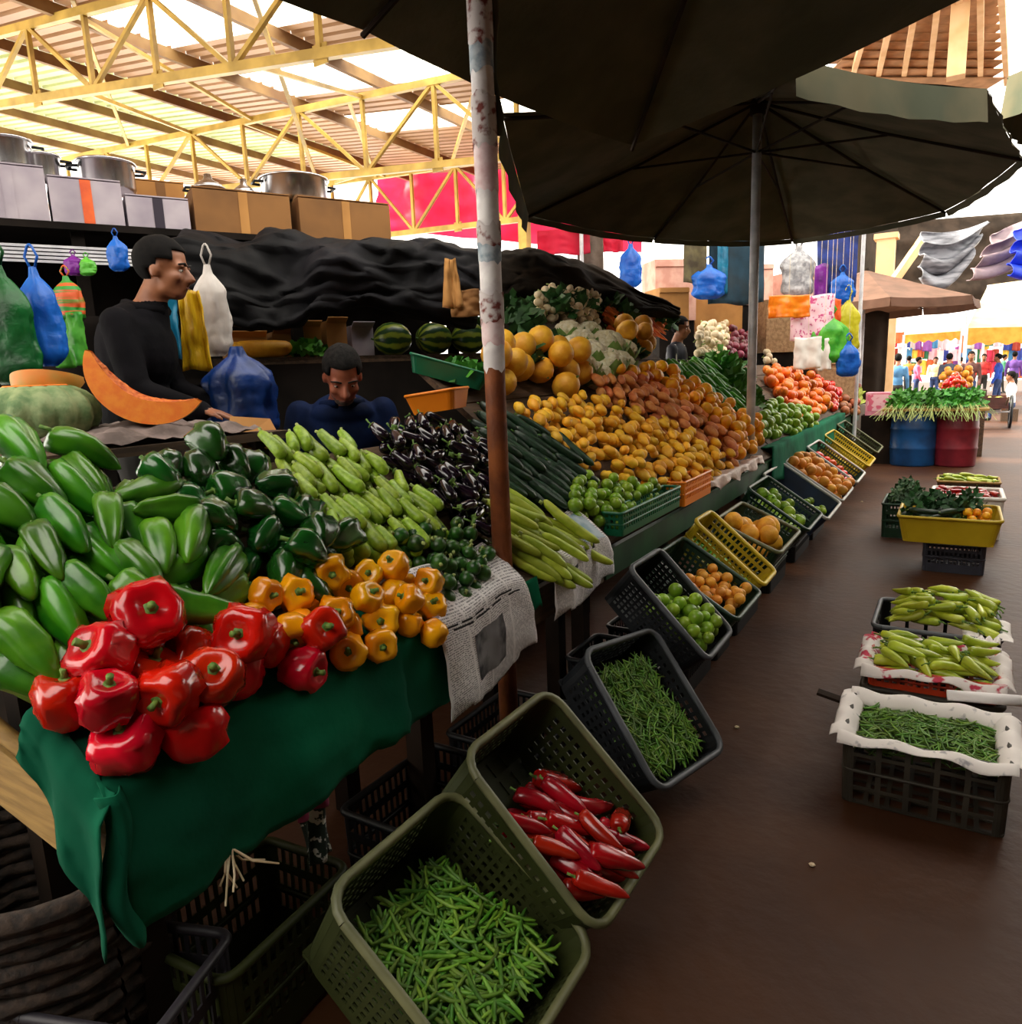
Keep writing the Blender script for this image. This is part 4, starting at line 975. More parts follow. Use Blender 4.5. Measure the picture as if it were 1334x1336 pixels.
for i in range(9):
    leaf_bunch('herb_bunch', 'bunch of bright green herbs on the barrel table', 'herbs', (-.75 + .125 * i, 13.0 + .12 * (i % 3), .90), .15, .26, .24, 150, .1, m_leaf, group='herb bunches on the barrel table', seed=150 + i, stems=(.02 * (i - 4), -.5, -.12))
heap(k_tom, [(-.15, 13.3), (.15, 13.3), (.15, 13.55), (-.15, 13.55)], lambda x, y: .9 + .26 * max(0, 1 - abs(x) / .25), 22, 'red tomato heaped behind the herbs', 'tomato', 'tomatoes behind the herbs', mode='cone', cone=1, maxlift=.5)
heap(k_org, [(-.2, 14.6), (.2, 14.6), (.2, 14.9), (-.2, 14.9)], lambda x, y: 1.12, 30, 'orange piled behind the red tomatoes', 'orange', 'oranges piled behind the tomatoes', mode='cone', cone=1, maxlift=.6, size=(1.8, 2.1))
g = G(); g.box((0, 14.75, .55), (.9, .6, 1.1)); link('fruit_stand', g.mesh('fruit_stand', m_oldwood), label='wooden stand of oranges behind the herb table', cat='stand')
t = thing('carton', 'pink and white carton standing on a dark box by the herb table', 'box', (-1.05, 13.3, .78))
g = G(); g.box((0, 0, .18), (.36, .3, .36)); part('body', g, mat('pink_carton', 'c86a80', 'e0a0ac', scale=5, rough=.7), t)
g = G(); g.box((0, -.153, .2), (.3, .004, .26)); part('label_panel', g, mat('pale_pink_label', 'e6b4bc', 'd0607a', scale=12, rough=.7, thresh=(.5, .56)), t)
g = G(); g.box((-1.05, 13.3, .39), (.46, .4, .775)); link('storage_box', g.mesh('storage_box', m_darkwood), label='dark box under the pink carton', cat='box')
g = G(); g.box((-1.6, 14.2, .45), (.6, .5, .9)); link('storage_box', g.mesh('storage_box', mat('grey_sack_box', '6a6058', '7e746a', scale=6, rough=.9)), label='grey box stacked with cabbages at the end of the stalls', cat='box')
leaf_bunch('cabbage_pile', 'pale green cabbage leaves on the grey box', 'cabbage', (-1.6, 14.2, .9), .25, .22, .3, 140, .13, mat('pale_leaf', '8a9a34', 'b0ba58', scale=9, rough=.6), seed=170)
# cart
t = thing('hand_cart', 'dark two wheeled hand cart in the aisle', 'cart', (.75, 20.5, 0))
for s in (-1, 1):
    g = G(); g.tube([(s * .38, .36 * math.cos(a * .3142), .36 + .36 * math.sin(a * .3142)) for a in range(21)], .03, 6, cap=False); w = part('wheel', g, m_black, t, True)
    g = G()
    for k in range(6): g.beam((s * .38, 0, .36), (s * .38, .35 * math.cos(k * 1.047), .36 + .35 * math.sin(k * 1.047)), .02)
    part('spokes', g, m_metal, w)
g = G(); g.tube([(-.42, 0, .36), (.42, 0, .36)], .02, 6); part('axle', g, m_metal, t)
g = G(); g.box((0, .1, .5), (.62, 1.1, .08)); g.box((0, -.4, .62), (.62, .04, .2)); g.box((0, .6, .62), (.62, .04, .2)); part('tray', g, mat('dark_red_wood', '3a1c16', '50261c', scale=4, rough=.8), t)
for s in (-1, 1):
    g = G(); g.tube([(s * .26, -.4, .55), (s * .26, -1.1, .75)], .02, 6); part('handle', g, m_oldwood, t)
heap(k_pale, [(.5, 20.2), (1.0, 20.2), (1.0, 20.9), (.5, 20.9)], lambda x, y: .56, 26, 'pale vegetable lying on the hand cart', 'vegetable', 'vegetables on the hand cart', jit=2, maxlift=.5, K=4, size=(1.4, 1.8))

# ================================================================== behind the stall
m_shelf = mat('dark_shelf', '120f0d', '1e1916', scale=4, rough=.9, spec=.1)
t = thing('pumpkin_shelf', 'wooden shelf behind the green peppers holding the pumpkin', 'shelf', (-2.5, 1.15, 0))
g = G(); g.box((0, 0, 1.455), (.54, 1.7, .03)); part('board', g, m_oldwood, t)
for y in (-.75, .75):
    for x in (-.2, .2): g = G(); g.box((x, y, .995), (.06, .06, .89)); part('leg', g, m_darkwood, t)
m_sack = mat('grey_sack', '5a4e4a', '7e706c', scale=14, rough=.9, bump=.5, bscale=18)
g = G(); g.grid(lambda a, b: (-2.78 + .54 * a, 1.18 + .72 * b, 1.475 + .045 * abs(fbm(a * 4, b * 5, 2)) + .05 * math.sin(a * 3.14) * math.sin(b * 3.14)), 24, 24)
o = link('sack_cloth', g.mesh('sack_cloth', m_sack, True), label='crumpled grey sack cloth lying under the cut pumpkin', cat='sack')
g = G(); g.add([P(295, 588, 2.75), P(300, 545, 2.85), P(352, 548, 2.95), P(372, 585, 2.85)], [(0, 1, 2, 3)]); o = link('cardboard_sheet', g.mesh('cardboard_sheet', m_card), label='torn cardboard sheet leaning behind the dark peppers', cat='cardboard'); md = o.modifiers.new('s', 'SOLIDIFY'); md.thickness = .008
# pumpkin
m_pumpk = mat('grey_green_pumpkin', '5c7a4a', '8a9a6a', scale=22, rough=.7, bump=.35, bscale=30)
m_pflesh = mat('pumpkin_flesh', 'e8720a', 'f08a1c', scale=24, rough=.5, bump=.1)
m_ppulp = mat('pumpkin_pulp', 'b84e0c', 'd87424', scale=50, rough=.7, bump=.6, bscale=60)
m_prind = mat('pumpkin_rind', 'c87a24', 'a88a3c', scale=10, rough=.6)
pc = P(52, 532, 2.47)
t = thing('pumpkin', 'large grey-green ribbed pumpkin with its top cut open', 'pumpkin', (pc.x, pc.y, 1.472))
g = G(); R_ = .175; g.rev([(.0, .02), (.003, .08), (.018, .122), (.05, .16), (.09, .178), (.125, .178), (.155, .165), (.18, .14), (.195, .112), (.2, .10)], 90, 15, .045, axis='z'); part('shell', g, m_pumpk, t, True)
g = G(); g.rev([(.199, .102), (.204, .095), (.196, .02)], 30, axis='z'); part('cut_flesh', g, m_pflesh, t, True)
def wedge(label, M, R_, half, hollow=.62, name='pumpkin_slice'):
    t = thing(name, label, 'pumpkin', M=M); N = 22; K_ = 8
    def pt(ph, az, r): return (r * math.sin(ph) * 1.12, r * math.cos(ph) * math.sin(az), -r * math.cos(ph) * math.cos(az))
    P0, P1 = -1.42, 1.42
    def ro(ph): return R_ * (1 + .04 * math.cos(ph))
    def ri(ph): return R_ * (hollow + (1 - hollow) * .8 * abs(ph / 1.42) ** 3)
    g = G(); g.grid(lambda a, b: pt(P0 + (P1 - P0) * a, -half + 2 * half * b, ro(P0 + (P1 - P0) * a)), N, K_); part('rind', g, m_prind, t, True)
    for s in (-1, 1):
        g = G(); g.grid(lambda a, b: pt(P0 + (P1 - P0) * a, s * half, ri(P0 + (P1 - P0) * a) + (ro(P0 + (P1 - P0) * a) - ri(P0 + (P1 - P0) * a)) * b), N, 3); part('cut_face', g, m_pflesh, t)
    g = G(); g.grid(lambda a, b: tuple(c * (1 + .05 * fbm(a * 14, b * 4)) for c in pt(P0 + (P1 - P0) * a, -half + 2 * half * b, ri(P0 + (P1 - P0) * a))), N * 2, K_); part('seed_pulp', g, m_ppulp, t, True)
camr = Vector((R3[0][0], R3[1][0], 0)).normalized(); camf = Vector((-camr.y, camr.x, 0))
def cam_frame(p, roll=0, tilt=0, yaw=0):
    M = Matrix((camr, camf, Vector((0, 0, 1)))).transposed().to_4x4()
    return Matrix.Translation(p) @ M @ Matrix.Rotation(yaw, 4, 'Z') @ Matrix.Rotation(tilt, 4, 'X') @ Matrix.Rotation(roll, 4, 'Y')
wedge('bright orange crescent slice of pumpkin resting on the grey sack', cam_frame(P(192, 482, 2.5), .5, .15, .1), .178, .32, .58)
wedge('short orange pumpkin slice lying on top of the ribbed pumpkin', cam_frame(Vector((pc.x, pc.y, 1.672)), 0, -1.35, 0) @ Matrix.Translation((0, 0, .09)), .11, .55, .5)

# rack of boxes
ra_, rb_ = Vector((-4.45, 1.25, 0)), Vector((-2.95, 4.2, 0)); rd_ = (rb_ - ra_).normalized(); rn_ = Vector((rd_.y, -rd_.x, 0)); RM = Matrix((rd_, -rn_, Vector((0, 0, 1)))).transposed().to_4x4()
t = thing('storage_rack', 'dark storage rack behind the vendors carrying cardboard boxes', 'rack', ra_)
Lr = (rb_ - ra_).length
def rbox(name, a, b, c0, c1, z0, z1, m, par):
    g = G(); c = rd_ * ((a + b) / 2) - rn_ * ((c0 + c1) / 2); g.box((c.x, c.y, (z0 + z1) / 2), (b - a, c1 - c0, z1 - z0), RM.to_3x3()); return part(name, g, m, par)
rbox('shelf_board', -.3, Lr + .2, -.05, .6, 2.46, 2.495, m_shelf, t); rbox('shelf_board', -.3, Lr, -.05, .6, 1.66, 1.69, m_shelf, t); rbox('back_panel', -.3, Lr + .1, .6, .62, .55, 2.46, m_shelf, t)
for a in (-.28, 1.1, 2.2, Lr - .04):
    rbox('post', a, a + .06, 0, .06, .55, 2.46, m_shelf, t)
rail = [(k, .30 + .02 * k) for k in range(5)]
for k in range(5): rbox('shelf_slat', -.3, 1.9, -.09 - .012 * k, -.08 - .012 * k, 2.36 - .02 * k, 2.372 - .02 * k, m_metal, t)
def carton(name, label, a, b, c0, c1, z0, z1, m, tape=None, flap=False, group=None):
    c = ra_ + rd_ * ((a + b) / 2) - rn_ * ((c0 + c1) / 2); c.z = z0; M = Matrix.Translation(c) @ RM
    t = thing(name, label, 'box', M=M, group=group); w, d, h = b - a, c1 - c0, z1 - z0
    g = G(); g.box((0, 0, h / 2), (w, d, h)); part('body', g, m, t)
    for s in (-1, 1):
        g = G(); g.box((0, s * d * .252, h + .004), (w, d * .495, .006), Matrix.Rotation(s * .05, 3, 'X')); part('flap', g, m, t)
    g = G(); g.box((0, -d / 2 - .002, h * .5), (.05, .003, h)); part('tape', g, tape or m_card2, t)
m_tapeo = mat('orange_tape', 'c84a14', 'e0601c', scale=12, rough=.5)
m_mark = mat('dark_print', '2a2230', rough=.8)
def upos(u, v, z):  # parameter along the rack front under a pixel
    # intersect the ray with the rack's front plane
    d = ray(u, v); n = rn_; tt = (ra_ - CAM).dot(n) / d.dot(n); p = CAM + d * tt; return (p - ra_).dot(rd_), p.z
def fit(u0, u1, v0, v1): a, _ = upos(u0, (v0 + v1) / 2, 0); b, _ = upos(u1, (v0 + v1) / 2, 0); _, z1 = upos((u0 + u1) / 2, v0, 0); return a, b, z1
for nm, lab, u0, u1, v0, mm, tp in [('white_carton', 'dull white carton at the end of the rack under steel pots', -40, 64, 214, m_whitebox, m_whitebox), ('white_carton', 'white carton with orange tape on the rack', 66, 163, 234, m_whitebox, m_tapeo), ('white_carton', 'low white carton with a printed line beside the brown box', 166, 250, 258, m_whitebox, m_mark),
                               ('cardboard_box', 'large brown cardboard box in the middle of the rack', 254, 382, 250, m_card2, m_card), ('cardboard_box', 'brown cardboard box at the open end of the rack', 392, 512, 262, m_card2, m_card)]:
    a, b, z1 = fit(u0, u1, v0, 290); carton(nm, lab, a, b - .01, .02, .45, 2.497, max(z1, 2.62), mm, tp)
a, b, z1 = fit(195, 262, 242, 290); carton('cardboard_box', 'tan cardboard box standing behind the white carton', a, b, .46, .75, 2.497, z1 + .12, m_card, m_card2)
a, b, z1 = fit(350, 405, 256, 290); carton('cardboard_box', 'pale tan cardboard box behind the brown boxes', a, b, .46, .75, 2.497, z1 + .1, m_card, m_card2)
def pot(label, u, v, z, r, h, off=.3, group=None, lid=False):
    a, _ = upos(u, v, 0); c = ra_ + rd_ * a - rn_ * off; c.z = z
    t = thing('cooking_pot', label, 'pot', c, group)
    g = G(); g.rev([(0, r * .86), (.02, r * .95), (.04, r), (h * .96, r), (h, r * 1.05)], 28, axis='z'); part('body', g, m_alu, t, True)
    g = G(); g.tube([(r * 1.05 * math.cos(k * .2618), r * 1.05 * math.sin(k * .2618), h) for k in range(25)], .008, 6, cap=False); part('rim', g, m_alu, t, True)
    for s in (-1, 1):
        d = rd_ * s; q = Vector((d.x, d.y, 0)); w = Vector((-d.y, d.x, 0))
        g = G(); g.tube([q * r + w * -.05 + Vector((0, 0, h * .8)), q * (r + .05) + w * -.04 + Vector((0, 0, h * .8)), q * (r + .05) + w * .04 + Vector((0, 0, h * .8)), q * r + w * .05 + Vector((0, 0, h * .8))], .008, 6); part('handle', g, m_black, t, True)
    if lid:
        g = G(); g.rev([(h, r * 1.03), (h + .02, r * .9), (h + .05, r * .3), (h + .08, .02)], 24, axis='z'); part('lid', g, m_alu, t, True)
def topz(u, v): return upos(u, v, 0)[1]
pot('shiny steel pot on the dull white carton at the rack end', 15, 215, topz(15, 212) + .02, .10, .16)
pot('small steel pot beside the tall carton with orange tape', 62, 230, topz(62, 222), .075, .14)
pot('wide steel pot on the low white carton', 150, 250, topz(150, 240), .14, .17)
pot('steel pot with a lid behind the big brown box', 288, 255, topz(288, 252) + .02, .085, .07, lid=True)
pot('small steel pot with a lid between the brown boxes', 336, 257, topz(336, 256) + .02, .065, .06, lid=True)
pot('very large aluminium pot on the brown boxes at the open end', 405, 258, topz(405, 262) + .02, .2, .16)

# dark tarpaulin bundles
def roll(name, label, path, radii, m, cat='tarpaulin', n=28, fold=.25, steps=40, flat=1.0, seed=0):
    path = [Vector(p) for p in path]; g = G(); pts = []; rr = []
    for i in range(steps + 1):
        f = i / steps * (len(path) - 1); k = min(int(f), len(path) - 2); s = f - k; pts.append(path[k].lerp(path[k + 1], s)); rr.append(radii[k] + (radii[k + 1] - radii[k]) * s)
    o = sum(path, Vector()) / len(path)
    b = len(g.v); g.tube([p - o for p in pts], rr, n, flat=flat)
    vs = []
    for v in g.v:
        v = Vector(v); w = noise.fractal(Vector((v.x * 2.2 + seed, v.y * 2.2, v.z * 5)), 1, 2, 4); vs.append((v.x + .10 * w * fold * 4 * .25, v.y + .1 * w * fold, v.z + .22 * w * fold))
    g.v = vs
    return link(name, g.mesh(name, m, True), None, o, label=label, cat=cat)
def drape(label, top, bot, m, bulge=.18, seed=0, nu=70, nv=36):
    """a heavy sheet thrown over the goods: top and bottom lines, billowing towards the aisle, with creases"""
    top = [Vector(p) for p in top]; bot = [Vector(p) for p in bot]; o = sum(top + bot, Vector()) / (len(top) + len(bot))
    def along(l, a): f = a * (len(l) - 1); k = min(int(f), len(l) - 2); return l[k].lerp(l[k + 1], f - k)
    def fn(a, b):
        p = along(top, a).lerp(along(bot, a), b); w = fbm(a * 5 + seed, b * 2.2, seed); c = 1 - abs(noise.noise(Vector((a * 3 + b * 2 + seed, b * 6 - a * 2, seed)))) * 2; e = 1 - abs(noise.noise(Vector((a * 9 + seed, b * 4 + a * 3, seed + 4)))) * 2
        return p - o - camf * (bulge * math.sin(b * 3.14) ** .6 + .12 * w + .05 * c * c * c + .015 * e) + Zv_ * (.05 * w + .03 * math.sin(a * 9 + seed) * b)
    g = G(); g.grid(fn, nu, nv); ob = link('tarpaulin', g.mesh('tarpaulin', m, True), None, o, label=label, cat='tarpaulin'); md = ob.modifiers.new('s', 'SOLIDIFY'); md.thickness = .012
Zv_ = Vector((0, 0, 1))
m_btarp = mat('brown_tarp', '15110d', '261e16', scale=2, rough=.9, bump=.4, bscale=7, spec=.1)
drape('crumpled black tarpaulin draped under the cardboard boxes', [P(250, 304, 4.05), P(400, 312, 4.2), P(540, 318, 4.5), P(645, 322, 4.8)], [P(270, 432, 3.9), P(380, 420, 4.0), P(480, 405, 4.25), P(620, 425, 4.6)], m_blacktarp, .2, 2)
drape('brown-black tarpaulin draped above the garlic', [P(630, 322, 6.3), P(700, 330, 6.8), P(770, 345, 7.4), P(880, 408, 8.2)], [P(630, 430, 6.0), P(700, 405, 6.5), P(790, 410, 7.2), P(880, 420, 8.1)], m_btarp, .25, 5)
# rear bench with melons, cartons
t = thing('rear_bench', 'dark rear bench behind the seated man carrying watermelons', 'bench', (-2.9, 3.6, 0))
q0, q1 = P(270, 478, 4.1), P(655, 462, 5.0); zb = 1.80
bd = Vector((q1.x - q0.x, q1.y - q0.y, 0)); bl = bd.length; bd.normalize(); bn = Vector((bd.y, -bd.x, 0)); BM = Matrix((bd, -bn, Vector((0, 0, 1)))).transposed()
bo = Vector((q0.x, q0.y, 0))
t.location = bo
g = G(); c = bd * bl / 2 - bn * .25; g.box((c.x, c.y, zb - .02), (bl, .6, .04), BM); part('bench_top', g, m_oldwood, t)
g = G(); c = bd * bl / 2 + bn * .04; g.box((c.x, c.y, 1.2), (bl, .02, 1.2), BM); part('front_panel', g, m_shelf, t)
for a in (.1, bl - .1):
    g = G(); c = bd * a - bn * .4; g.box((c.x, c.y, 1.17), (.06, .06, 1.23), BM); part('leg', g, m_shelf, t)
def onbench(u, v, off): d = ray(u, v); n = bn; tt = (bo - bn * off - CAM).dot(n) / d.dot(n); return CAM + d * tt
def stripe_mat():
    m = bpy.data.materials.new('watermelon_rind'); m.use_nodes = True; N = m.node_tree.nodes; L = m.node_tree.links; b = N['Principled BSDF']; b.inputs['Roughness'].default_value = .35
    tc = N.new('ShaderNodeTexCoord'); sp = N.new('ShaderNodeSeparateXYZ'); L.new(tc.outputs['Object'], sp.inputs[0])
    at = N.new('ShaderNodeMath'); at.operation = 'ARCTAN2'; L.new(sp.outputs[1], at.inputs[0]); L.new(sp.outputs[2], at.inputs[1])
    nz = N.new('ShaderNodeTexNoise'); nz.inputs['Scale'].default_value = 18; L.new(tc.outputs['Object'], nz.inputs[0])
    a = N.new('ShaderNodeMath'); a.operation = 'MULTIPLY_ADD'; a.inputs[1].default_value = 9; L.new(at.outputs[0], a.inputs[0])
    n3 = N.new('ShaderNodeMath'); n3.operation = 'MULTIPLY'; n3.inputs[1].default_value = 3; L.new(nz.outputs['Fac'], n3.inputs[0]); L.new(n3.outputs[0], a.inputs[2])
    s = N.new('ShaderNodeMath'); s.operation = 'SINE'; L.new(a.outputs[0], s.inputs[0])
    rp = N.new('ShaderNodeValToRGB'); rp.color_ramp.elements[0].position = .35; rp.color_ramp.elements[1].position = .8; rp.color_ramp.elements[0].color = lin('14401c'); rp.color_ramp.elements[1].color = lin('8a9c30')
    mr = N.new('ShaderNodeMapRange'); mr.inputs[1].default_value = -1; mr.inputs[2].default_value = 1; L.new(s.outputs[0], mr.inputs[0]); L.new(mr.outputs[0], rp.inputs[0]); L.new(rp.outputs[0], b.inputs['Base Color'])
    return m
m_wm = stripe_mat()
k_wm = rev_kind('watermelon', BALL, .27, .105, m_wm, 2, 20, nsph=1, st=.015, sr=.006)
for u, v, yw in ((512, 436, .5), (566, 436, .9), (612, 438, .4)):
    p = onbench(u, v, .12); p.z = zb + .105
    k_wm.place(Matrix.Translation(p) @ Matrix.Rotation(yw + .4, 4, 'Z'), 'striped green watermelon on the rear bench', 'watermelon', 'watermelons on the rear bench')
m_ysq = mat('yellow_winter_squash', 'c8860c', 'dca024', scale=14, rough=.5)
k_ysq = rev_kind('yellow_squash', ROD, .36, .05, m_ysq, 2, 16, .02, nsph=3, st=.03, sr=.01)
for u, v, yw in ((345, 462, -.1), (330, 450, .1)):
    p = onbench(u, v, .05 if v > 455 else .17); p.z = zb + .05; k_ysq.place(Matrix.Translation(p) @ Matrix.Rotation(math.atan2(bd.y, bd.x) + yw, 4, 'Z'), 'long yellow winter squash on the rear bench', 'squash', 'yellow squash on the rear bench')
for i, (u0, u1, h, off, m) in enumerate([(290, 345, .14, .28, m_card), (350, 380, .16, .3, m_card2), (384, 415, .20, .26, m_card), (420, 448, .22, .24, m_card), (452, 482, .2, .34, m_whitebox)]):
    p, q = onbench(u0, 440, off), onbench(u1, 440, off); w = (q - p).length; c = (p + q) / 2; c.z = zb
    tt_ = thing('small_carton', ['tan carton at the end of the rear bench', 'dark brown carton wedged on the rear bench', 'tan carton behind the greens on the rear bench', 'tall tan carton in the middle of the rear bench', 'pale paper carton beside the watermelons'][i], 'box', M=Matrix.Translation(c) @ BM.to_4x4())
    g = G(); g.box((0, 0, h / 2), (w - .01, .2, h)); part('body', g, m, tt_); g = G(); g.box((0, -.11, h * .98), (w * .9, .1, .006), Matrix.Rotation(-.5, 3, 'X')); part('flap', g, m, tt_)
leaf_bunch('leafy_greens', 'bunch of green herbs lying on the rear bench', 'greens', Vector(onbench(400, 458, .1)[:2] + (zb,)), .13, .1, .09, 120, .06, m_leaf, seed=210)

# plastic bags and hanging things
def bag(label, p, w, h, m, seed=1, knot=True, cat='bag', group=None, name='plastic_bag', flat=.55):
    r = random.Random(seed); t = thing(name, label, cat, p, group); g = G(); N, K_ = 40, 30; vs = []
    for j in range(K_ + 1):
        v = j / K_; prof = (.16 + .10 * v / .1 if v < .1 else (.26 + .70 * math.sin((v - .1) / .28 * 1.57) if v < .38 else .96 + .04 * v - .55 * max(0, (v - .82) / .18) ** 2.5))
        for i in range(N):
            a = 6.2832 * i / N; q = w / 2 * prof * (1 + .22 * noise.noise(Vector((math.cos(a) * 2, math.sin(a) * 2, v * 4 + seed))) + .09 * math.sin(a * 7 + seed + v * 3) * (1.1 - v))
            q *= 1 - .16 * abs(noise.noise(Vector((math.cos(a) * 3 + seed, math.sin(a) * 3, v * 7)))) - .10 * abs(noise.noise(Vector((math.cos(a) * 7, math.sin(a) * 7 + seed, v * 3))))
            c, s = math.cos(a) * q, math.sin(a) * q * flat; vs.append((camr * c + camf * s) + Vector((0, 0, h * (1 - v) - h)))
    g.add(vs, [(j * N + i, (j + 1) * N + i, (j + 1) * N + (i + 1) % N, j * N + (i + 1) % N) for j in range(K_) for i in range(N)] + [tuple(K_ * N + i for i in range(N))])
    part('body', g, m, t, True)
    g = G()
    if not knot: return t
    for s in (-1, 1): g.tube([camr * (s * w * .06), camr * (s * w * .14) + Vector((0, 0, h * .10)), camr * (s * w * .05) + Vector((0, 0, h * .2)), Vector((0, 0, h * .22))], w * .03, 6)
    part('handles', g, m, t, True); return t
def cloth(label, p, w, h, m, seed=1, cat='cloth', name='hanging_cloth', group=None, yaw=0, taper=0.0):
    g = G(); c, s = math.cos(yaw), math.sin(yaw); r = camr * c + camf * s; f = camf * c - camr * s
    def fn(a, b):
        x = (a - .5) * w * (1 - taper * (1 - b)); return r * x + f * (.06 * w * math.sin(a * 11 + seed) * (.4 + b) + .02 * fbm(a * 3, b * 3, seed)) + Vector((0, 0, -h * b + .02 * h * math.sin(a * 6 + seed)))
    g.grid(fn, 18, 14); o = link(name, g.mesh(name, m, True), None, p, label=label, cat=cat, group=group); md = o.modifiers.new('s', 'SOLIDIFY'); md.thickness = .006; return o
def pm(name, a, b, **k): return mat(name, a, b, rough=.38, bump=.5, bscale=14, trans=.25, **k)
p_blue = pm('blue_plastic_bag', '0a4fae', '1c74d8', scale=5); p_dblue = pm('dark_blue_bag', '06214c', '0c3a86', scale=4); p_green = pm('green_plastic', '085a2c', '0e7a3c', scale=5) if False else pm('green_bag_plastic', '07401c', '0c6a2c', scale=5)
p_white = pm('white_plastic_bag', 'b0a8a4', 'd4cec8', scale=5); p_yellow = pm('yellow_strips', 'c89a06', 'e2bc1a', scale=9, stretch=(6, 6, .6)); p_teal = pm('teal_sheet', '0a5c80', '1280a4', scale=4); p_purple = pm('purple_bag', '5a1470', '8a2aa0', scale=6); p_lime = pm('lime_bag', '3aa02c', '6cc844', scale=6)
p_pinkf = mat('pink_floral_bag', 'e8c4d0', 'c04a80', scale=22, rough=.6, thresh=(.55, .62)); p_grey = pm('grey_printed_bag', '8a8a90', 'c4c4c8', scale=16); p_yell2 = pm('yellow_green_bag', 'b8b01c', 'd8d040', scale=6); p_multi = mat('orange_striped_bag', 'd0541c', '2c8a2c', scale=3, rough=.5, stretch=(.3, .3, 9), thresh=(.48, .52))
bag('bright blue plastic bag hanging beside the man in black', P(42, 348, 3.35), .21, .45, p_blue, 3)
bag('small bright blue bag tied to the rack above the man in black', P(150, 308, 3.45), .1, .16, p_blue, 5)
bag('big dark green bag hanging at the rack end', P(-5, 345, 3.2), .26, .52, p_green, 8)
bag('orange and green striped bag hanging behind the man in black', P(85, 360, 3.55), .15, .22, p_multi, 11)
bag('purple bag hanging behind the man in black', P(95, 332, 3.6), .10, .10, p_purple, 12)
bag('lime green bag hanging behind the man in black', P(112, 335, 3.6), .09, .09, p_lime, 13)
cloth('green cloth strip hanging behind the man in black', P(85, 408, 3.55), .16, .26, p_lime, 3)
cloth('teal plastic sheet hanging behind the man in black', P(212, 382, 3.4), .12, .30, p_teal, 5)
cloth('bundle of yellow strips hanging beside the white bag', P(247, 378, 3.3), .15, .36, p_yellow, 6, cat='strips', taper=.4)
bag('crumpled white plastic bag hanging from the rack', P(270, 345, 3.4), .17, .42, p_white, 21)
bag('dark blue full plastic bag beside the seated man', P(308, 452, 3.25), .32, .42, p_dblue, 23, flat=.7, knot=False)
cloth('dark cloth hanging below the rack behind the vendors', P(30, 420, 3.75), .8, .7, m_shelf, 2)

cloth('tan burlap rag hanging beside the papered pole', P(588, 338, 3.7), .10, .24, m_card, 8, taper=.5)
cloth('brown cardboard flap hanging behind the papered pole', P(606, 378, 3.9), .15, .14, m_card2, 9)
# line of bags and clothes above the far stall
t = thing('hanging_rail', 'metal rail above the tomato stall carrying bags', 'rail', (0, 0, 0)); ha, hb_ = P(750, 296, 8.6), P(1135, 298, 9.6); t.location = ha
g = G(); g.tube([Vector(), hb_ - ha], .02, 8); part('bar', g, m_metal, t)
for f in (.02, .98):
    p = (hb_ - ha) * f; g = G(); g.tube([p, Vector((p.x, p.y, -ha.z + .0))], .025, 8); part('upright', g, m_metal, t)
items = [('b', 925, 345, 38, 40, p_blue, 'round blue plastic bag hanging above the man with the striped jacket'), ('c', 962, 300, 62, 85, mat('dark_teal_cloth', '07222e', '0c3244', scale=4, rough=.8), 'dark teal cloth hanging by the umbrella pole'),
         ('c', 908, 300, 26, 60, mat('brown_green_cloth', '3a3020', '5c5436', scale=6, rough=.8), 'brown green garment hanging above the blue bag'), ('c', 944, 300, 12, 75, p_teal, 'narrow teal strip hanging beside dark teal cloth'), ('b', 823, 318, 26, 50, p_blue, 'blue bag hanging at the end of the rail near the bright gap'),
         ('c', 770, 300, 30, 65, mat('grey_brown_cloth', '4a3c34', '6a5a4e', scale=6, rough=.8), 'grey brown cloth hanging above the cauliflowers'), ('c', 735, 300, 60, 28, m_red, 'short pink red cloth hanging behind the hall column'), ('c', 800, 300, 22, 25, m_red, 'short red cloth hanging beside the blue bag'),
         ('b', 1043, 320, 34, 55, p_grey, 'grey printed bag hanging past the umbrella pole'), ('c', 1062, 385, 42, 48, p_pinkf, 'pink floral bag hanging past the umbrella pole'), ('c', 1072, 345, 14, 64, p_purple, 'narrow purple bag hanging over the floral bag'), ('c', 1094, 300, 40, 70, mat('dark_blue_cloth', '0c1c50', '1c3484', scale=5, rough=.7), 'dark blue garment hanging near the rail end'),
         ('b', 1084, 410, 38, 52, p_lime, 'bright green bag hanging below the floral bag'), ('b', 1107, 388, 26, 60, p_yell2, 'yellow green bag hanging at the rail end'), ('b', 1108, 445, 24, 38, p_blue, 'small blue bag hanging under the yellow one'), ('c', 1055, 440, 26, 34, m_foam, 'white cloth hanging under the floral bag'), ('c', 1076, 442, 16, 34, m_foam, 'narrow white cloth hanging under the green bag'), ('b', 1100, 355, 24, 34, p_blue, 'blue bag hanging below the dark blue garment'), ('c', 1090, 390, 12, 35, m_tapeo, 'orange strip hanging between green and yellow bags'), ('c', 1030, 385, 46, 26, m_torange, 'orange cloth hanging above the garlic')]
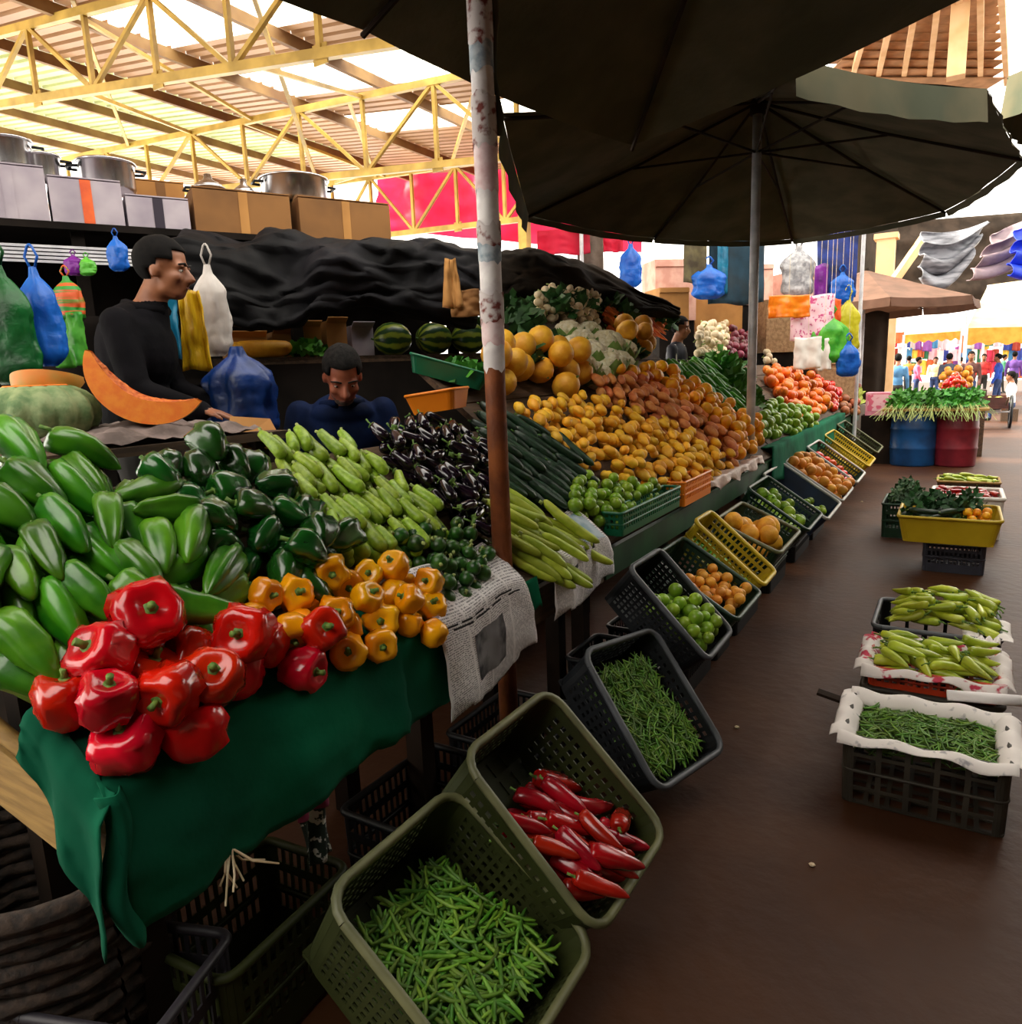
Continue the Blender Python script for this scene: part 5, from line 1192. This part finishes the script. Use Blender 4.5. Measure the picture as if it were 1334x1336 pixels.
for i, (k, u, v, w, h, m, lab) in enumerate(items):
    dep = 8.7 + (u - 750) / 385 * .9 - .02 * (i % 4); w_, h_ = w / F * dep * (1.35 if u > 1030 else 1.15), h / F * dep * (1.2 if u > 1030 else 1.1)
    if k == 'b': bag(lab, P(u, v, dep), w_, h_, m, 60 + i, flat=.4)
    else: cloth(lab, P(u, v, dep), w_, h_, m, i)
    if v > 305:
        g = G(); a = P(u, v, dep) + Vector((0, 0, h_ * .2 if k == 'b' else 0)); g.tube([a, Vector((a.x, a.y, ha.z + (hb_.z - ha.z) * (u - 750) / 385))], .0022, 4); link('string', g.mesh('string', m_garlic), label='thin cord holding the ' + ' '.join(lab.split()[:11]), cat='string')

# sacks and cartons behind the far stalls
m_burlap = mat('burlap', '8a6c4c', 'a88864', scale=20, rough=.95, bump=.4)
m_pinkw = mat('pink_cartons', 'c89484', 'dcb0a0', scale=6, rough=.85)
for i, (u0, u1, v0, v1, dep, m, lab) in enumerate([(845, 900, 345, 420, 10.4, m_pinkw, 'pale pink carton stacked behind the carrots'), (895, 960, 370, 440, 10.8, m_card, 'yellow brown carton behind the man with the striped jacket'), (935, 1000, 350, 400, 11.4, m_pinkw, 'wide pink carton stacked behind the umbrella pole'), (985, 1050, 395, 460, 10.8, m_burlap, 'brown sack stack behind the garlic'), (1010, 1060, 360, 400, 11.6, m_pinkw, 'pale carton on the brown sacks'), (1050, 1110, 470, 520, 11.4, m_burlap, 'burlap sack at the end of the tomato stall'), (850, 890, 380, 430, 9.9, m_card, 'tan carton behind the carrots')]):
    c = P((u0 + u1) / 2, v1, dep); w = (u1 - u0) / F * dep; h = (v1 - v0) / F * dep
    tt_ = thing('stacked_carton' if m != m_burlap else 'burlap_sack', lab, 'box' if m != m_burlap else 'sack', M=cam_frame(c, 0, 0, .2))
    zz = c.z - .55
    g = G(); g.box((0, 0, h / 2), (w, .5, h)); part('body', g, m, tt_); g = G(); g.box((0, -.26, h * .93), (w * .98, .03, h * .1)); part('top_fold', g, m, tt_)
    g = G(); g.box((0, 0, -zz / 2), (w * .95, .45, zz)); part('stand', g, m_shelf, tt_)

# ================================================================== people
def dist_prims(pr, p):
    best = 1e9; bi = 0
    for i, q in enumerate(pr):
        if q[0] == 'e':
            _, c, r, Mi, tg = q; v = Mi @ (p - c); k = Vector((v.x / r[0], v.y / r[1], v.z / r[2])).length; d = (k - 1) * min(r)
        else:
            _, a, b, ra, rb, tg = q; ab = b - a; t = max(0, min(1, (p - a).dot(ab) / ab.length_squared)); d = (p - a - ab * t).length - (ra + (rb - ra) * t)
        if d < best: best = d; bi = i
    return pr[bi][-1]
class Fig:
    def __init__(s): s.pr = []
    def e(s, c, r, tg, M=None): M = M or Matrix.Identity(3); s.pr.append(('e', Vector(c), r, M.inverted(), tg)); s.__dict__.setdefault('Ms', []).append(M); return s
    def c(s, a, b, ra, rb, tg): s.pr.append(('c', Vector(a), Vector(b), ra, rb, tg)); return s
    def chain(s, pts, rs, tg):
        for i in range(len(pts) - 1): s.c(pts[i], pts[i + 1], rs[i], rs[i + 1], tg)
        return s
    def mesh(s, name, mats, vox=.012, smooth=4):
        g = G()
        for q in s.pr:
            if q[0] == 'e': g.ell(q[1], q[2], q[3].inverted(), 18, 12)
            else:
                _, a, b, ra, rb, tg = q; d = (b - a); l = max(d.length, 1e-4); d = d / l; pts = []; rr = []
                for k in range(5): an = math.pi / 2 * k / 4; pts.append(a - d * ra * math.cos(an)); rr.append(max(ra * math.sin(an), 1e-4))
                for k in range(5): an = math.pi / 2 * (1 - k / 4); pts.append(b + d * rb * math.cos(an)); rr.append(max(rb * math.sin(an), 1e-4))
                pts2 = [pts[0]]; r2 = [rr[0]]
                for p, r in zip(pts[1:], rr[1:]):
                    if (p - pts2[-1]).length > 1e-5: pts2.append(p); r2.append(r)
                g.tube(pts2, r2, 14)
        me = g.mesh(name, mats)
        o = bpy.data.objects.new('tmp', me); COL.objects.link(o)
        md = o.modifiers.new('r', 'REMESH'); md.mode = 'VOXEL'; md.voxel_size = vox
        if smooth:
            m2 = o.modifiers.new('s', 'SMOOTH'); m2.iterations = smooth; m2.factor = .5
        dg = bpy.context.evaluated_depsgraph_get(); dg.update()
        nm = bpy.data.meshes.new_from_object(o.evaluated_get(dg)); nm.name = name
        bpy.data.objects.remove(o)
        nm.materials.clear()
        for m in mats: nm.materials.append(m)
        nm.polygons.foreach_set('material_index', [dist_prims(s.pr, p.center) for p in nm.polygons])
        nm.polygons.foreach_set('use_smooth', [True] * len(nm.polygons)); nm.update()
        return nm
SKIN, CLO, TRO, BRD, SHO, CLO2 = range(6)
def head(fig, c, f, u, s=1.0, beard=False):
    """f forward, u up"""
    f = f.normalized(); l = u.cross(f).normalized(); u = f.cross(l).normalized(); M = Matrix((f, l, u)).transposed()
    def q(x, y, z): return c + (f * x + l * y + u * z) * s
    fig.e(q(-.008, 0, .035), (.098 * s, .077 * s, .092 * s), SKIN, M)
    fig.e(q(.028, 0, -.03), (.066 * s, .062 * s, .085 * s), SKIN, M)
    fig.e(q(.048, 0, -.088), (.040 * s, .045 * s, .030 * s), BRD if beard else SKIN, M)
    fig.e(q(.018, 0, -.075), (.052 * s, .058 * s, .035 * s), BRD if beard else SKIN, M)
    fig.c(q(.092, 0, .004), q(.115, 0, -.034), .010 * s, .015 * s, SKIN)
    for y in (-1, 1):
        fig.e(q(.104, y * .013, -.040), (.010 * s, .010 * s, .008 * s), SKIN, M)
        fig.e(q(.080, y * .034, .016), (.018 * s, .026 * s, .010 * s), SKIN, M)
        fig.e(q(.062, y * .042, -.030), (.026 * s, .022 * s, .024 * s), SKIN, M)
        fig.e(q(-.008, y * .077, -.012), (.022 * s, .010 * s, .032 * s), SKIN, M)
    fig.e(q(.085, 0, -.064), (.014 * s, .025 * s, .007 * s), SKIN, M); fig.e(q(.083, 0, -.074), (.013 * s, .022 * s, .007 * s), SKIN, M)
    return q, M, f, l, u
def face_parts(par, q, M, s, mh, hairline=.03, back=-.10, ears=True):
    m_eye = mat('eye_white', 'd8d0c8', rough=.3); m_iris = mat('iris', '1c120c', rough=.2); m_brow = mat('eyebrow', '120e0c', rough=.9)
    for y in (-1, 1):
        g = G(); g.ell(q(.0775, y * .033, -.002), (.0100 * s, .0115 * s, .0075 * s)); ey = part('eye', g, m_eye, par, True)
        g = G(); g.ell(q(.085, y * .033, -.002), (.0045 * s,) * 3); part('iris', g, m_iris, ey, True)
        g = G(); g.tube([q(.094, y * .014, .020), q(.095, y * .034, .027), q(.080, y * .056, .020)], .006 * s, 6, flat=.6); part('eyebrow', g, m_brow, par, True)
    g = G(); g.tube([q(.098, -.022, -.069), q(.1005, 0, -.0685), q(.098, .022, -.069)], .003 * s, 6); part('mouth', g, mat('lips', '5a2a20', rough=.5), par, True)
    g = G(); nu, nv = 30, 22; vs = []; keep = {}
    for j in range(nv + 1):
        for i in range(nu):
            ph = math.pi * j / nv; th = 2 * math.pi * i / nu; d = Vector((math.sin(ph) * math.cos(th), math.sin(ph) * math.sin(th), math.cos(ph)))
            w = 1.075 + .03 * noise.noise(d * 5); vs.append(q(-.012 + d.x * .100 * w, d.y * .080 * w, .036 + d.z * .094 * w)); keep[j * nu + i] = (d.x * .100, d.z * .094 + .036)
    fs = []
    for j in range(nv):
        for i in range(nu):
            f_ = (j * nu + i, (j + 1) * nu + i, (j + 1) * nu + (i + 1) % nu, j * nu + (i + 1) % nu)
            x = sum(keep[k][0] for k in f_) / 4; z = sum(keep[k][1] for k in f_) / 4
            lim = .072 if x > .062 else (.03 if x > .015 else (-.005 if x > -.02 else -.06))
            if z > lim: fs.append(f_)
    g.add(vs, fs); o = part('hair', g, mh, par, True); md = o.modifiers.new('s', 'SOLIDIFY'); md.thickness = .008; return o
def hand(fig, w, d, up, s=1.0, side=1):
    """w wrist, d direction of the fingers, up = back of hand"""
    d = d.normalized(); sx = d.cross(up).normalized() * side; up = sx.cross(d) * side
    fig.e(w + d * .045 * s, (.048 * s, .040 * s, .016 * s), SKIN, Matrix((d, sx, up)).transposed())
    for k, (o, l) in enumerate(((-.028, .068), (-.009, .078), (.010, .074), (.028, .058))):
        a = w + d * .085 * s + sx * o * s; b = a + d * l * .5 * s - up * .008 * s; c = b + d * l * .42 * s - up * .03 * s
        fig.chain([a, b, c], [.0095 * s, .0085 * s, .0075 * s], SKIN)
    a = w + d * .025 * s - sx * .034 * s; b = a + d * .03 * s - sx * .028 * s; c = b + d * .032 * s - sx * .004 * s - up * .01 * s
    fig.chain([a, b, c], [.012 * s, .0105 * s, .0085 * s], SKIN)
m_skin1 = mat('tan_skin', '7a4a30', '8e5a3c', scale=12, rough=.5); m_skin2 = mat('weathered_skin', '8a4a34', 'a05c42', scale=14, rough=.5)
m_beard = mat('greying_beard', '4a3c36', '6a5850', scale=60, rough=.9)
m_hair = mat('black_hair', '050404', '0c0a09', scale=60, rough=.85, spec=.15); m_hairg = mat('dark_grey_hair', '0a0909', '1c1a19', scale=60, rough=.85, spec=.15)
m_jk1 = mat('black_jacket', '08080b', '111014', scale=6, rough=.85, bump=.5, bscale=9, spec=.08); m_jk2 = mat('navy_jacket', '061026', '0c1c3e', scale=6, rough=.8, bump=.5, bscale=9, spec=.1)
m_trou = mat('dark_trousers', '14120f', '201d18', scale=6, rough=.85); m_shoe = mat('black_shoe', '0a0a0a', rough=.4)
Zv = Vector((0, 0, 1))
def man_black():
    c = P(213, 352, 3.05); f = (camr * .99 + camf * .10).normalized(); l = Zv.cross(f)
    fig = Fig(); q, M, *_ = head(fig, c, (f - Zv * .10), Zv, 1.02)
    nb = c - f * .085 - Zv * .165; fig.c(c - f * .03 - Zv * .06, nb, .054, .062, SKIN)
    ch = nb - f * .06 - Zv * .16; wa = ch - f * .02 - Zv * .28; hp = wa - Zv * .16
    T = Matrix((f, l, Zv)).transposed()
    fig.e(ch, (.155, .20, .20), CLO, T); fig.e(wa, (.15, .17, .22), CLO, T); fig.e(hp, (.13, .17, .14), CLO, T); fig.e(nb - Zv * .035 - f * .02, (.085, .13, .07), CLO, T)
    fig.c(nb + Zv * .0 + f * .02, nb - Zv * .05, .07, .09, CLO)
    base = .55
    for s in (-1, 1):
        sh = ch + l * s * .17 + Zv * .10; el = sh - Zv * .27 + f * .06 + l * s * .05; wr = el + f * .22 - Zv * .09 - l * s * .06
        fig.chain([sh, el, wr], [.066, .058, .044], CLO); hand(fig, wr + f * .02, (f - Zv * .3), Zv, 1.0, s)
        hj = hp + l * s * .095; kn = Vector((hj.x, hj.y, base + .48)) + f * .03; an = Vector((hj.x, hj.y, base + .09))
        fig.chain([hj, kn, an], [.09, .062, .045], TRO); fig.chain([an - Zv * .035, an + f * .15 - Zv * .05], [.048, .038], SHO)
    root = link('person', fig.mesh('person', [m_skin1, m_jk1, m_trou, m_skin1, m_shoe, m_jk1], .010, 3), label='man in a black jacket standing in profile behind the pumpkin', cat='person')
    face_parts(root, q, M, 1.02, m_hair)
    g = G(); g.tube([nb + f * .07 - Zv * .0 + l * .02, nb + l * .085 - Zv * .0, nb - f * .085 + Zv * .03, nb - l * .085, nb + f * .07 - l * .02], .024, 8); part('collar', g, m_jk1, root, True)
man_black()
def man_blue():
    c = P(447, 490, 3.38); f = (camr * .30 - camf * .95).normalized(); l = Zv.cross(f)
    fd = (f - Zv * .62).normalized(); fig = Fig(); q, M, *_ = head(fig, c, fd, Zv, 1.06, True)
    nb = c - f * .13 - Zv * .13; fig.c(c - f * .05 - Zv * .05, nb, .056, .066, SKIN)
    ch = nb - f * .06 - Zv * .145; hp = ch - f * .16 - Zv * .36; T = Matrix((f, l, Zv)).transposed()
    fig.e(ch, (.14, .20, .20), CLO, T); fig.e((ch + hp) / 2, (.14, .18, .2), CLO, T); fig.e(hp, (.15, .18, .13), TRO, T); fig.e(nb - Zv * .05, (.09, .15, .07), CLO, T)
    for s in (-1, 1):
        sh = ch + l * s * .20 + Zv * .10; el = sh - Zv * .26 + f * .06 + l * s * .07; wr = el + f * .14 - Zv * .10 - l * s * .13
        fig.chain([sh, el, wr], [.068, .058, .045], CLO); hand(fig, wr + f * .01 - Zv * .01, (f * .6 - l * s * .6 - Zv * .3), Zv, 1.0, s)
        hj = hp + l * s * .1 - Zv * .03; kn = hj + f * .26 - Zv * .06 + l * s * .05; an = Vector((kn.x - f.x * .1, kn.y - f.y * .1, .64))
        fig.chain([hj, kn, an], [.085, .062, .045], TRO); fig.chain([an - Zv * .035, an + f * .12 - Zv * .05], [.045, .036], SHO)
    root = link('person', fig.mesh('person', [m_skin2, m_jk2, m_trou, m_beard, m_shoe, m_jk2], .010, 3), label='bearded man in a navy jacket sitting and looking down behind the zucchini', cat='person')
    face_parts(root, q, M, 1.06, m_hairg)
    g = G(); g.tube([nb + f * .08 + l * .03, nb + l * .09, nb - f * .08 + Zv * .02, nb - l * .09, nb + f * .08 - l * .03], .022, 8); part('collar', g, m_jk2, root, True)
    g = G(); g.box((hp.x, hp.y, (.55 + hp.z - .12) / 2), (.36, .36, hp.z - .12 - .55)); link('stool', g.mesh('stool', m_oldwood), label='wooden box stool under the man in the navy jacket', cat='stool')
man_blue()
def figure(label, u, v, dep, f, shirt, trou, hairm, hgt=1.7, base=None, vox=.02, bagm=None, sit=False, skin=None, stripe=None, arm=(.1, .1), hands=True):
    c = P(u, v, dep); f = f.normalized(); l = Zv.cross(f); k = hgt / 1.7
    zf = base if base is not None else 0.0
    if base is None: c.z = (hgt - .115) if not sit else 1.12
    fig = Fig(); q, M, *_ = head(fig, c, f - Zv * .1, Zv, 1.0 * k)
    nb = c - f * .04 - Zv * .155 * k; fig.c(c - Zv * .05, nb, .054, .064, SKIN); ch = nb - Zv * .17 * k; wa = ch - Zv * .24 * k; hp = wa - Zv * .13 * k; T = Matrix((f, l, Zv)).transposed()
    fig.e(ch, (.12, .18, .19), CLO, T); fig.e(wa, (.11, .15, .2), CLO, T); fig.e(hp, (.12, .165, .12), TRO, T)
    for i, s in enumerate((-1, 1)):
        sh = ch + l * s * .19 + Zv * .09; el = sh - Zv * .27 * k + l * s * .05 + f * .02; wr = el - Zv * .22 * k + f * arm[i]
        fig.chain([sh, el, wr], [.065, .05, .038], CLO)
        if hands: hand(fig, wr, (f * .3 - Zv), l * s, 1.0, 1)
        hj = hp + l * s * .085
        if sit: kn = hj + f * .42; an = Vector((kn.x, kn.y, zf + .09))
        else: kn = Vector((hj.x, hj.y, zf + (hj.z - zf) * .52)) + f * (.05 * s); an = Vector((hj.x, hj.y, zf + .09)) + f * (.10 * s)
        fig.chain([hj, kn, an], [.085, .058, .042], TRO); fig.chain([an - Zv * .035, an + f * .14 - Zv * .05], [.045, .036], SHO)
    root = link('person', fig.mesh('person', [skin or m_skin1, shirt, trou, skin or m_skin1, m_shoe, shirt], vox, 2), label=label, cat='person')
    face_parts(root, q, M, k, hairm)
    if stripe:
        for s in (-1, 1):
            g = G(); g.tube([ch + l * s * .19 + Zv * .14 + f * .03, ch + l * s * .225 + Zv * .02 + f * .05, ch + l * s * .25 - Zv * .16 + f * .06], .014, 6); part('sleeve_stripe', g, stripe, root, True)
    if bagm: bag('blue shopping bag carried by ' + label.split(' standing')[0].split(' walking')[0], wr - Zv * .15, .3, .4, bagm, 5)
    if sit:
        g = G(); g.box((hp.x, hp.y, (hp.z - .1) / 2), (.36, .36, hp.z - .1)); link('stool', g.mesh('stool', m_oldwood), label='stool under ' + label.split(' sitting')[0], cat='stool')
def dye(n, a, b): return mat(n, a, b, scale=5, rough=.85)
figure('man in a dark jacket with white sleeve stripes behind the far stall', 888, 428, 8.3, camr * .85 - camf * .45, mat('dark_track_jacket', '0a0e1c', '141a2c', scale=5, rough=.7), m_trou, m_hair, 1.72, base=.55, vox=.014, stripe=m_foam)
away = Vector((0.1, 1, 0)); tow = Vector((0, -1, 0)); rt = Vector((1, .2, 0)); lf = Vector((-1, .1, 0))
crowd = [(1173, 462, 19.0, away, 'steel_blue_shirt', '3a6a94', '4c80ac', 'person in a steel blue shirt standing by the herb table', None, 0),
         (1240, 462, 21.5, away, 'slate_jacket', '2a2e3c', '3c4252', 'person in a slate jacket walking with a light blue bag', p_blue, 0),
         (1268, 464, 20.5, tow, 'brown_coat', '3a1c18', '54302a', 'person in a dark brown coat standing behind the hand cart', None, 0),
         (1303, 462, 22.0, lf, 'royal_blue_coat', '12348c', '2048b0', 'person in a royal blue coat walking past', None, 0),
         (1318, 505, 18.5, lf, 'white_shirt', 'd8d4d0', 'f0ece8', 'person in a white shirt sitting at the aisle side', None, 1),
         (1200, 462, 26.0, rt, 'pink_top', 'c04a70', 'd86a8c', 'person in a pink top beyond the oranges', None, 0), (1222, 462, 28.0, tow, 'cream_coat', 'd0b890', 'e8d4b0', 'person in a cream coat far down the aisle', None, 0),
         (1285, 463, 27.0, tow, 'red_coat', 'a02020', 'c03434', 'person in a red coat far down the aisle', None, 0), (1255, 461, 30.0, away, 'white_coat', 'd8d0d0', 'f0eaea', 'person in a white coat far down the aisle', None, 0),
         (1325, 463, 27.0, away, 'violet_coat', '5a3a8c', '7450a8', 'person in a violet coat far down the aisle', None, 0), (1187, 463, 30.0, away, 'orange_shirt', 'd0702c', 'e88c44', 'person in an orange shirt far down the aisle', None, 0), (1312, 462, 32.0, rt, 'green_coat', '2c6a4c', '3c8460', 'person in a green coat far down the aisle', None, 0)]
for u, v, dep, f, n, a, b, lab, bm_, sit in crowd:
    figure(lab, u, v, dep, f, dye(n, a, b), m_trou if sum(map(ord, n)) % 2 else dye('blue_trousers', '1c2c50', '2c4070'), m_hair, 1.62 + (sum(map(ord, n)) % 9) * .02, vox=.024, bagm=bm_, sit=bool(sit), hands=dep < 23)

# ================================================================== far end of the aisle
m_cream = mat('cream_plaster', 'c8a070', 'd8b488', scale=2, rough=.9); m_brownumb = mat('brown_canvas', '4e3424', '5e4030', scale=3, rough=.9, trans=.1); m_bright = mat('cream_awning', 'e8d8b4', 'f4e8cc', scale=2, rough=.9, trans=.5); m_orangef = mat('orange_fringe', 'e0862c', 'f09c40', scale=4, rough=.9, trans=.3)
m_facade = mat('dark_facade', '2a231d', '3a3028', scale=2, rough=.95, spec=.1)
# brown umbrella
uc = P(1130, 352, 14.0)
umbrella('brown market umbrella beyond the hanging bags', [(uc.x + 2.0 * math.cos(k * .7854 + .3), uc.y + 2.0 * math.sin(k * .7854 + .3), uc.z - .68) for k in range(8)], uc, (uc.x, uc.y), 0, m_brownumb, valance=.15, vm=m_brownumb)
# bright awnings
def awning(label, a, b, c, d, m, mf, fr=.35, posts=True):
    a, b, c, d = map(Vector, (a, b, c, d)); o = (a + b + c + d) / 4; t = thing('awning', label, 'awning', o)
    g = G(); g.grid(lambda u, v: a.lerp(b, u).lerp(d.lerp(c, u), v) - o - Vector((0, 0, .25 * math.sin(u * 3.14) * math.sin(v * 3.14))), 12, 10); part('canvas', g, m, t, True, solid=.01)
    g = G(); g.grid(lambda u, v: d.lerp(c, u) - o - Vector((0, 0, fr * v + .04 * math.sin(u * 40) * v)), 40, 2); part('fringe', g, mf, t, True)
    if posts:
        for p in (a, b, c, d):
            g = G(); g.tube([p - o, Vector((p.x - o.x, p.y - o.y, -o.z))], .04, 8); part('post', g, m_metal, t)
z1_, z2_ = 4.3, 3.1
q1, q2 = P(1262, 428, 21), P(1420, 425, 20)
awning('large sunlit cream awning with an orange fringe across the aisle', P(1290, 372, 27), P(1440, 352, 26), Vector((q2.x, q2.y, q2.z)), q1, m_bright, m_orangef, .45)
q1, q2 = P(1180, 437, 28), P(1255, 432, 28)
awning('small cream awning far down the aisle', P(1185, 414, 32), P(1262, 408, 32), q2, q1, m_bright, m_orangef, .3)
# wall and house on the right, pillar and beam
pz = P(1157, 318, 17); g = G(); g.box((pz.x, pz.y, pz.z / 2 + .1), (.38, .38, pz.z + .2)); g.box((pz.x, pz.y, pz.z + .15), (.5, .5, .12)); link('house_pillar', g.mesh('house_pillar', m_cream), kind='structure', label='cream pillar beyond the hanging bags')
g = G(); g.beam(P(1168, 365, 16.5), P(1208, 308, 16.5), .16); g.beam(P(1168, 365, 16.5), Vector((P(1168, 365, 16.5).x, P(1168, 365, 16.5).y, 0)), .16); link('timber_brace', g.mesh('timber_brace', m_cream), kind='structure', label='pale timber brace beside the cream pillar')
fa = P(1100, 300, 22); fb = P(1172, 300, 25)
g = G(); zt = fa.z + 4.5
vs = [Vector((fa.x, fa.y, 0)), Vector((fb.x, fb.y, 0)), Vector((fb.x, fb.y, zt)), Vector((fa.x, fa.y, zt))]; nv = Vector((-(fb - fa).y, (fb - fa).x, 0)).normalized() * .3
g.add(vs + [v + nv for v in vs], [(0, 1, 2, 3), (7, 6, 5, 4), (0, 4, 5, 1), (2, 6, 7, 3), (1, 5, 6, 2), (0, 3, 7, 4)]); link('wall_far', g.mesh('wall_far', m_facade), kind='structure', label='dark house front at the far side of the aisle')
# timber canopy above the umbrella
t = link('timber_ceiling', None, kind='structure', label='timber ceiling with pale beams above the second umbrella'); tc_ = P(1235, 30, 11.5)
for k in range(7):
    g = G(); g.beam(P(1150 + k * 26, -30, 11.5), P(1110 + k * 34, 108, 16.8), .10, .14); part('rafter', g, m_cream, t)
for k in range(17):
    a = P(1090, -60 + k * 11, 11.2 + .33 * k); b = P(1300, -60 + k * 11, 11.2 + .33 * k); g = G(); g.beam(a + Zv * .12, b + Zv * .12, .62, .02); part('board', g, mat('pale_boards', '8a6440', 'a87c54', scale=3, rough=.8), t)
g = G(); g.box(P(1252, 35, 12.5), (.28, .28, 1.6)); part('pillar', g, m_cream, t)
cloth('dark sheet added for the dark area under the brown umbrella', P(1138, 408, 15.2), .75, 1.9, m_facade, 4)  # added sheet standing in for the dark area below the umbrella
# grey tarps and blue tarp
def hangtarp(label, pts, m, sag=.3, n=24):
    a, b, c, d = map(Vector, pts); o = (a + b + c + d) / 4; g = G()
    g.grid(lambda u, v: a.lerp(b, u).lerp(d.lerp(c, u), v) - o + Vector((0, 0, -sag * math.sin(u * 3.14) * (.5 + v) + .05 * math.sin(v * 25 + u * 4))) + camf * (.12 * math.sin(v * 19 + u * 3)), n, 24)
    ob = link('tarpaulin', g.mesh('tarpaulin', m, True), None, o, label=label, cat='tarpaulin'); md = ob.modifiers.new('s', 'SOLIDIFY'); md.thickness = .01
m_gt = mat('grey_plastic_tarp', '4a4c54', '8c8e96', scale=2.5, rough=.35, bump=.4, stretch=(1, 1, 5)); m_bt = mat('blue_tarp', '1030b0', '2048e0', scale=3, rough=.5, trans=.3); m_mauve = mat('mauve_tarp', '7c6a70', '9a868c', scale=3, rough=.6, trans=.2)
hangtarp('shiny grey plastic tarpaulin sagging over the aisle', [P(1205, 302, 15), P(1290, 286, 15), P(1262, 345, 15), P(1200, 362, 15)], m_gt)
hangtarp('mauve tarpaulin stretched beside the grey one', [P(1300, 305, 14), P(1350, 280, 14), P(1345, 340, 14), P(1262, 365, 14)], m_mauve, .1)
hangtarp('vivid blue tarpaulin at the aisle side', [P(1328, 300, 13.5), P(1380, 285, 13.5), P(1380, 355, 13.5), P(1316, 358, 13.5)], m_bt, .1)
hangtarp('large dark tarpaulin hanging behind the far awnings', [P(1150, 292, 29), P(1400, 270, 29), P(1400, 385, 29), P(1150, 398, 29)], m_facade, .1)
# right umbrella edge
re_ = P(1310, 112, 5.2)
umbrella('grey umbrella with a yellow top at the aisle side', [(re_.x + 1.25 + 1.25 * math.cos(k * .7854 + 3.3), re_.y + 1.25 * math.sin(k * .7854 + 3.3), re_.z + .0) for k in range(8)], (re_.x + 1.25, re_.y, re_.z + .45), (re_.x + 1.25, re_.y), 0, mat('yellow_canvas', 'b08820', 'c89c2c', scale=3, rough=.9), valance=.28, vm=m_valance)
# garments and goods hung far down the aisle
cols = ['c02c4c', 'e0d8d4', '2c3c8c', 'd86a3c', '8c50a0', 'e8b4c0', '30704c', 'f0ece4', '903020', '4080b0', 'e0c048', '201c28']
gm = [mat('garment_' + c, c, c, scale=3, rough=.85) for c in cols]
r9 = random.Random(4)
for row in range(3):
    for k in range(26):
        u = 1158 + k * 8.5 + r9.uniform(-3, 3); v = 436 + row * 17 + r9.uniform(-4, 4); dep = 33.5 + row * .25 + r9.uniform(-.1, .1)
        ci = r9.randrange(len(cols)); o = cloth(['crimson', 'off-white', 'navy', 'orange', 'violet', 'pale pink', 'green', 'white', 'rust', 'sky blue', 'yellow', 'black'][ci] + ' garment hanging on the clothes stall at the aisle end', P(u, v, dep), r9.uniform(.3, .5), r9.uniform(.5, .8), gm[ci], k, 'garment', 'garment', group='garments on the clothes stall, ' + cols[ci])
t = thing('clothes_rack', 'tall clothes rack closing the aisle end', 'rack', P(1250, 470, 34.3)); o_ = P(1250, 470, 34.3)
for v in (434, 451, 468):
    g = G(); g.tube([P(1140, v, 34.2) - o_, P(1400, v, 34.2) - o_], .03, 6); part('bar', g, m_metal, t)
for u in (1145, 1220, 1300, 1390):
    p = P(u, 430, 34.25); g = G(); g.tube([p - o_, Vector((p.x, p.y, 0)) - o_], .04, 6); part('post', g, m_metal, t)
# pink seated goods at the aisle side
heap(k_turn, [(1.5, 18.2), (2.2, 18.2), (2.2, 19.0), (1.5, 19.0)], lambda x, y: .05, 30, 'pink turnip heaped on the ground at the aisle side', 'turnip', 'turnips on the ground', mode='cone', cone=1, maxlift=.4, K=4)
# litter on the floor
for i, (u, v) in enumerate([(962, 950), (1125, 655), (1060, 1130)]):
    p = at_z(u, v, 0); g = G(); g.ell((0, 0, .006), (.012, .009, .006), None, 6, 4); link('paper_scrap', g.mesh('paper_scrap', m_garlic, True), None, p, label='tiny pale scrap lying on the brown floor', cat='litter', group='scraps on the floor')

# out-of-view walls and tarpaulin, added so daylight reaches the stalls mostly from above
g = G(); g.box((3.2, 4.0, 2.4), (.25, 22, 4.8)); link('added_wall_right', g.mesh('added_wall_right', m_facade), kind='structure', label='unseen dark wall added opposite the stalls to block sky light')
g = G(); g.box((-.6, -5.2, 2.3), (7.6, .25, 4.6)); link('added_wall_back', g.mesh('added_wall_back', m_facade), kind='structure', label='unseen dark wall added on the near side to block sky light')
g = G(); g.grid(lambda a, b: (-.1 + 3.1 * a, -5 + 8.4 * b, 4.3 - .35 * math.sin(a * 3.14) + .12 * math.sin(b * 12)), 16, 40); o = link('tarpaulin', g.mesh('tarpaulin', m_facade, True), label='unseen dark tarpaulin added over the aisle to block sky light', cat='tarpaulin'); md = o.modifiers.new('s', 'SOLIDIFY'); md.thickness = .01
